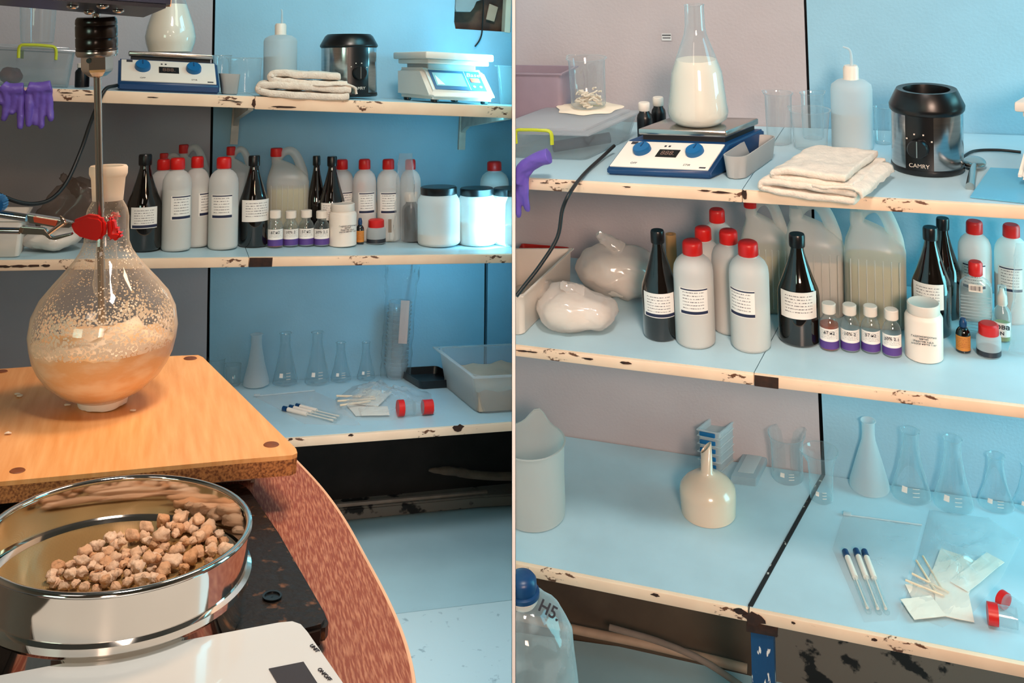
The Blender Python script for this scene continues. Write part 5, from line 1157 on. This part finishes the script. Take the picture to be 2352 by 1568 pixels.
# round flask
fbp = hit(235, 930, lv(HB), A.n); UP = (A.u).normalized(); Mx = frame(fbp, UP)
t = thing('round_flask', 'large round-bottomed glass flask with milky slurry on the wooden board', 'flask', Mx)
body = [(922, 8), (912, 60), (892, 100), (863, 134), (838, 152), (813, 164), (785, 171), (757, 175), (715, 169), (680, 152), (650, 126), (620, 98), (595, 76), (575, 62), (555, 54), (520, 52), (498, 52), (480, 48), (466, 40), (458, 35)]
def fp_(pts): return prof_px(Mx, 236, pts)
fg = clear('flask_glass', (250, 236, 214), .05, .75, 2.4, .04, 1.3, streak=.0)
def speck():
    t_ = NT('flask_splash'); g = t_.a('ShaderNodeTexVoronoi', Scale=330); g.feature = 'F1'; c = t_.a('ShaderNodeTexCoord'); t_.l(c.outputs['Object'], g.inputs['Vector'])
    n = nz(t_, 34, 8); sp = t_.a('ShaderNodeSeparateXYZ'); t_.l(c.outputs['Object'], sp.inputs[0])
    zr = t_.a('ShaderNodeMapRange'); t_.l(sp.outputs[2], zr.inputs[0]); zr.inputs[1].default_value = .13; zr.inputs[2].default_value = .075; zr.inputs[3].default_value = -.10; zr.inputs[4].default_value = .30
    a = t_.a('ShaderNodeMath', _operation='ADD'); t_.l(n, a.inputs[0]); t_.l(zr.outputs[0], a.inputs[1])
    b = t_.a('ShaderNodeMath', _operation='SUBTRACT'); t_.l(a.outputs[0], b.inputs[0]); t_.l(g.outputs['Distance'], b.inputs[1])
    r = t_.a('ShaderNodeMapRange'); t_.l(b.outputs[0], r.inputs[0]); r.inputs[1].default_value = .20; r.inputs[2].default_value = .27
    tr = t_.a('ShaderNodeBsdfTransparent'); df = t_.a('ShaderNodeBsdfDiffuse'); df.inputs[0].default_value = L((250, 234, 212)); m = t_.a('ShaderNodeMixShader')
    t_.l(r.outputs[0], m.inputs[0]); t_.l(tr.outputs[0], m.inputs[1]); t_.l(df.outputs[0], m.inputs[2]); t_.l(m.outputs[0], t_.out.inputs[0]); return t_.m
pr = fp_(body); lq_top = pr[6][1]
mesh('flask_body', lathe(pr, 96, capt=False), fg, t, auto=False)
sp_ = [(r*.985, z) for r, z in pr if z > lq_top-.006 and z < .225]; mesh('dried_splashes', lathe(sp_, 96, capb=False, capt=False), speck(), t, auto=False)
lq = [(r*.972, z+.0012) for r, z in pr[:7]]
bm = lathe(lq, 96); top = max(v.co.z for v in bm.verts)
f_ = [f for f in bm.faces if len(f.verts) > 10 and f.calc_center_median().z > top-.001][0]; r0 = lq[-1][0]; bm.faces.remove(f_)
for k in range(6):
    pass
N_ = 14; prev = sorted([v for v in bm.verts if abs(v.co.z-top) < 1e-6], key=lambda v: math.atan2(v.co.y, v.co.x)); n = len(prev)
for k in range(1, N_+1):
    s_ = 1-k/N_; ring = [bm.verts.new((v.co.x/v.co.xy.length*r0*max(s_, .001), v.co.y/v.co.xy.length*r0*max(s_, .001), top)) for v in prev]
    for i in range(n): bm.faces.new((prev[i], prev[(i+1) % n], ring[(i+1) % n], ring[i]))
    prev = ring
for v in bm.verts:
    if v.co.z > top-.012: v.co.z += (noise.noise(v.co*45)*.010+noise.noise(v.co*120)*.004)*(1 if v.co.z > top-.001 else .4)
mesh('milky_slurry', bm, pm('slurry', (250, 232, 206), .4, vs=24, col2=(238, 196, 146), bump=.3, lo=.42, hi=.60, sc3=(1, 1, 2.2)), t)
mesh('ground_neck', lathe(fp_([(459, 37), (456, 37), (408, 41), (403, 44), (398, 46), (384, 46), (380, 43), (381, 36), (450, 32)]), 64, capb=False, capt=False), clear('ground_glass', (255, 246, 232), .72, .95, 2, .4, .5), t)
mesh('inner_tube', lathe(fp_([(690, 4), (682, 17), (668, 27), (650, 31), (620, 27), (560, 24), (505, 24), (494, 29), (486, 26)]), 40, capb=False, capt=False), fg, t)
ri = [(.052*math.cos(a*math.pi/18), .052*math.sin(a*math.pi/18), 0) for a in range(36)]
cr = fp_([(930, 46), (926, 57), (916, 60), (910, 58)]); bm = lathe([(cr[0][0]*.9, .0005), (cr[1][0], .0012), (cr[2][0], cr[2][1]), (cr[3][0], cr[3][1])], 60, capb=False, capt=False); rough(bm, .0018, 60, 4)
for v in bm.verts: v.co.z = max(v.co.z, .0003)
mesh('flask_foot', bm, mt('powder'), t)
# drill motor, chuck and stirring rod
d0 = fbp.y
ax0, ax1 = P(221, 38, d0), P(235, 742, d0); au = (ax0-ax1).normalized(); Mc = frame(ax1, au)
t = thing('overhead_stirrer', 'overhead drill motor with black chuck and long steel stirring rod above the flask', 'stirrer', Mc)
Lr = (ax0-ax1).length; px = d0/F
zc = lambda y: Lr*(742-y)/(742-38)
rp = lambda v: v*px/1.07
mesh('stirring_rod', lathe([(rp(9), 0), (rp(9), zc(170))], 24), mt('steel'), t)
bm = lathe([(rp(r), zc(y)) for y, r in ((128, 40), (124, 46), (120, 48), (112, 49), (110, 47.5), (106, 49), (88, 49), (86, 47.5), (82, 49), (60, 49), (58, 47.5), (54, 49), (44, 48), (39, 44)) ], 60)
for v in bm.verts:
    pass
mesh('chuck_sleeve', bm, pm('knurled_black', (40, 26, 20), .22, vs=60, var=.2), t)
mesh('chuck_ring', lathe([(rp(46), zc(129)), (rp(49), zc(124)), (rp(49), zc(117)), (rp(48.5), zc(116))], 60), mt('steel'), t)
mesh('chuck_jaw_body', lathe([(rp(16), zc(177)), (rp(22), zc(174)), (rp(34), zc(164)), (rp(37), zc(158)), (rp(37), zc(124))], 6), mt('chrome'), t, smooth=False)
q = Mc @ Vector((-rp(18), -rp(36), zc(136)))
mesh('key_hole', lathe([(.0028, 0), (.0028, .001)], 16), mt('black'), t, frame(q, -(CAM-q).normalized().cross(Vector((1, 0, 0))).cross((CAM-q).normalized())) if False else Matrix.Translation(q) @ Matrix.Rotation(math.pi/2, 4, 'X'))
mesh('spindle', lathe([(rp(9), zc(42)), (rp(9), zc(0))], 24), mt('chrome'), t)
hs = lambda x, y, hh: hit(x, y, CAM+A.n*hh, A.n)
ho = [hs(-60, 8, .058), hs(337, 41, .058), hs(392, 19, .058), hs(-60, -12, .058)]
mesh('motor_housing', poly([p+A.n*.09 for p in ho], A.n*-.09, bev=.004), pm('motor_navy', (34, 44, 70), .3, var=.05), t, Matrix.Identity(4))
fr_ = [hs(330, 21, .059), hs(395, 18, .059)]
mesh('housing_highlight', poly([hs(335, 17.5, .062)-ray(335, 17)*.006, hs(390, 15.5, .062)-ray(390, 15)*.006, hs(390, 15.5, .062)-ray(390, 15)*.006+A.n*.03, hs(335, 17.5, .062)-ray(335, 17)*.006+A.n*.03], Vector((0, .004, 0))), pm('peach_highlight', (246, 196, 150), .3), t, Matrix.Identity(4), smooth=False)  # peach slab paints the lamplit end of the motor housing
for x, y in ((167, 14), (236, 13), (272, 24), (205, 27)):
    p = hs(x, y, .057); b = ico(.0048, 3, None, (0, 0, 0), (1.2, 1, .7)); mesh('housing_screw', b, mt('chrome'), t, Matrix.Translation(p))
# clamp
cpos = P(163, 520, d0-.03); Mk = frame(cpos, A.u); t = thing('laboratory_clamp', 'chrome laboratory clamp with red rubber jaws gripping the flask neck', 'clamp', Mk); I4 = Matrix.Identity(4); dj = d0-.030
def jaw(pts, dep, th, name):
    bm = bmesh.new(); ring = [P(x, y, dep) for x, y in pts]; c = poly(ring, Vector((0, th, 0)), bev=.003); mesh(name, c, mt('red'), t, I4)
jaw([(163, 508), (185, 500), (200, 494), (228, 498), (238, 508), (240, 530), (236, 548), (226, 555), (205, 552), (180, 545), (168, 535), (162, 522)], dj, .010, 'rubber_jaw')
jaw([(243, 505), (250, 500), (259, 504), (262, 525), (262, 532), (272, 532), (280, 540), (272, 552), (255, 556), (246, 550), (244, 530)], dj+.006, .012, 'rubber_jaw')
jaw([(246, 492), (262, 488), (274, 494), (272, 505), (258, 508), (248, 503)], d0+.018, .010, 'rubber_jaw')
mesh('upper_rod', tube([P(-60, 482, dj+.01), P(62, 500, dj+.01)], .0042, 14, None, 0), mt('chrome'), t, I4)
mesh('lower_rod', tube([P(-60, 528, dj-.005), P(46, 530, dj-.005)], .0034, 14, None, 0), mt('chrome'), t, I4)
mesh('upper_arm', poly([P(60, 492, dj), P(130, 503, dj), P(165, 512, dj), P(160, 524, dj), P(120, 522, dj), P(64, 512, dj)], Vector((0, .008, 0)), bev=.001), mt('steel'), t, I4)
mesh('arm_pad', poly([P(76, 498, dj-.002), P(130, 507, dj-.002), P(126, 519, dj-.002), P(78, 510, dj-.002)], Vector((0, .003, 0))), pm('worn_red_paint', (226, 92, 60), .4), t, I4, smooth=False)
mesh('lower_arm', poly([P(46, 520, dj-.003), P(100, 524, dj-.003), P(118, 545, dj-.003), P(165, 535, dj-.003), P(166, 540, dj-.003), P(126, 552, dj-.003), P(112, 550, dj-.003), P(100, 540, dj-.003), P(46, 538, dj-.003)], Vector((0, .006, 0)), bev=.001), mt('steel'), t, I4)
mesh('adjusting_screw', tube([P(112, 536, dj-.008), P(150, 508, dj-.008)], .0022, 12, None, 0), mt('chrome'), t, I4)
mesh('wing_nut', poly([P(136, 495, dj-.01), P(148, 504, dj-.01), P(150, 516, dj-.01), P(140, 514, dj-.01)], Vector((0, .003, 0)), bev=.0006), mt('chrome'), t, I4)
Mk2 = Matrix.Translation(P(-6, 467, dj)) @ Matrix.Rotation(math.pi/2, 4, 'X')
bm = lathe([(.0092, -.006), (.0098, 0), (.0092, .006), (.004, .007)], 40)
for v in bm.verts:
    a = math.atan2(v.co.y, v.co.x); k_ = 1+.05*math.cos(a*20); v.co.x *= k_; v.co.y *= k_
mesh('blue_knob', bm, pm('bright_blue', (20, 110, 190), .3), t, Mk2)
# sieve
RC = P(276, 1208, .72); Sm = frame(RC-A.n*.062, A.n); a_ = 316*.72/F/math.hypot(1, (272-PX)/F)*1.0
hp_ = (CAM-RC).dot(A.n); HPd = HPL-hp_          # rim height above the black plate
Sm = frame(RC-A.n*(HPd-.0005), A.n); z1 = HPd-.0005; zm = z1-.034
t = thing('laboratory_sieve', 'round steel laboratory sieve on the black plate holding tan lumps', 'sieve', Sm)
R_ = a_
mesh('sieve_wall', lathe([(R_*.985, zm), (R_*.985, z1-.004), (R_*.988, z1-.002), (R_*.975, z1-.002), (R_*.972, z1-.004), (R_*.972, zm)], 128, capb=False, capt=False), mt('chrome'), t)
mesh('rolled_rim', lathe([(R_*.978+.0026*math.cos(k*math.pi/6), z1-.002+.0022*math.sin(k*math.pi/6)) for k in range(13)], 128, capb=False, capt=False), mt('chrome'), t)
mesh('lower_bead', lathe([(R_*.985, zm+.003), (R_*1.02, zm+.0015), (R_*1.022, zm-.003), (R_*.985, zm-.006), (R_*.97, zm-.008), (R_*.97, .002), (R_*.96, 0)], 128, capb=False, capt=False), mt('chrome'), t)
mesh('inner_ring', lathe([(R_*.972, zm+.001), (R_*.95, zm+.002), (R_*.90, zm+.0005)], 128, capb=False, capt=False), mt('chrome'), t)
def woven():
    t_ = NT('woven_mesh'); p = t_.a('ShaderNodeBsdfPrincipled', Roughness=.42, Metallic=.75); p.inputs['Base Color'].default_value = L((168, 140, 92))
    c = t_.a('ShaderNodeTexCoord'); w1 = t_.a('ShaderNodeTexWave', Scale=380); w2 = t_.a('ShaderNodeTexWave', Scale=380, _bands_direction='Y'); t_.l(c.outputs['Object'], w1.inputs[0]); t_.l(c.outputs['Object'], w2.inputs[0])
    m = t_.a('ShaderNodeMath', _operation='ADD'); t_.l(w1.outputs['Fac'], m.inputs[0]); t_.l(w2.outputs['Fac'], m.inputs[1]); b = t_.a('ShaderNodeBump', Strength=.35, Distance=.0004); t_.l(m.outputs[0], b.inputs['Height']); t_.l(b.outputs[0], p.inputs['Normal']); t_.l(p.outputs[0], t_.out.inputs[0]); return t_.m
mesh('wire_mesh', lathe([(.0005, zm), (R_*.5, zm), (R_*.91, zm+.0004)], 96, capb=False, capt=False), woven(), t)
# tan lumps on the mesh
protos = []
for k in range(8):
    b = ico(.0052, 3, None, (0, 0, 0), (1.15, .95, .8)); rough(b, .0021, 190, k+2); rough(b, .0007, 600, k); lo = min(v.co.z for v in b.verts)
    for v in b.verts: v.co.z -= lo
    me = bpy.data.meshes.new('lump'); b.to_mesh(me); b.free(); me.materials.append(mt('tan')); me.polygons.foreach_set('use_smooth', [True]*len(me.polygons)); protos.append(me)
area_ = [(95, 1335), (160, 1300), (270, 1238), (330, 1228), (400, 1196), (452, 1188), (512, 1215), (532, 1250), (520, 1292), (430, 1322), (300, 1362), (120, 1368)]
def inside(x, y, pg):
    c = False
    for i in range(len(pg)):
        (x1, y1), (x2, y2) = pg[i], pg[i-1]
        if (y1 > y) != (y2 > y) and x < (x2-x1)*(y-y1)/(y2-y1)+x1: c = not c
    return c
random.seed(21); placed = []; tries = 0
while len(placed) < 105 and tries < 9000:
    tries += 1; x, y = random.uniform(90, 535), random.uniform(1185, 1368)
    if not inside(x, y, area_): continue
    p = hit(x, y, RC-A.n*.0335, A.n); s_ = random.uniform(.55, 1.15)*(.78+.42*(x-90)/445); lift = 0
    dist = [(p-q).length/(r+s_*.0052) for q, r in placed]
    if (p-Sm.translation-A.n*zm).length > R_*.90: continue
    if dist and min(dist) < (.78 if len(placed) < 88 else .45): continue
    if len(placed) >= 88: lift = .005
    placed.append((p, s_*.0052)); me = protos[len(placed) % 8]
    if len(placed) == 1: o = bpy.data.objects.new('tan_lump', me); src = o
    else: o = src.copy(); o.data = me
    COL.objects.link(o); o.matrix_world = frame(p+A.n*lift, A.n) @ Matrix.Rotation(random.uniform(0, 6.28), 4, 'Z') @ Matrix.Diagonal((s_, s_, s_, 1))
    o['label'] = 'one of the irregular tan lumps heaped on the mesh of the steel sieve'; o['category'] = 'lump'; o['group'] = 'tan lumps in the sieve'
# kitchen scale
so = outl([(-120, 1574), (-20, 1553), (640, 1428), (672, 1425), (692, 1432), (706, 1448), (812, 1600), (860, 1690), (-120, 1760)], HS)
cs = hit(500, 1520, lv(HS), A.n); sm_ = frame(cs, A.n); t = thing('kitchen_scale', 'flat silver-white digital kitchen scale at the bottom left of the photo', 'scale', sm_)
mesh('scale_body', poly([sm_.inverted() @ (p-A.n*.002) for p in so], Vector((0, 0, -.0195)), bev=.002), mt('grey'), t)
mesh('scale_top', poly([sm_.inverted() @ p for p in so], Vector((0, 0, -.002)), bev=.0006), pm('silver_glass_top', (214, 216, 212), .22, vs=6, var=.02, coat=.4), t)
dp = outl([(617, 1537), (697, 1521), (732, 1575), (650, 1592)], HS)
mesh('display', poly([sm_.inverted() @ (p+A.n*.0006) for p in dp], Vector((0, 0, -.0006))), pm('scale_lcd', (58, 44, 40), .25), t, smooth=False)
for x, y, s_, c_ in ((722, 1488, 'UNIT', -1.02), (745, 1548, 'ON/OFF', -1.02)):
    p = hit(x, y, lv(HS-.0005), A.n); text(s_, .0042, mt('ink'), t, frame(p, A.n) @ Matrix.Rotation(c_, 4, 'Z'))
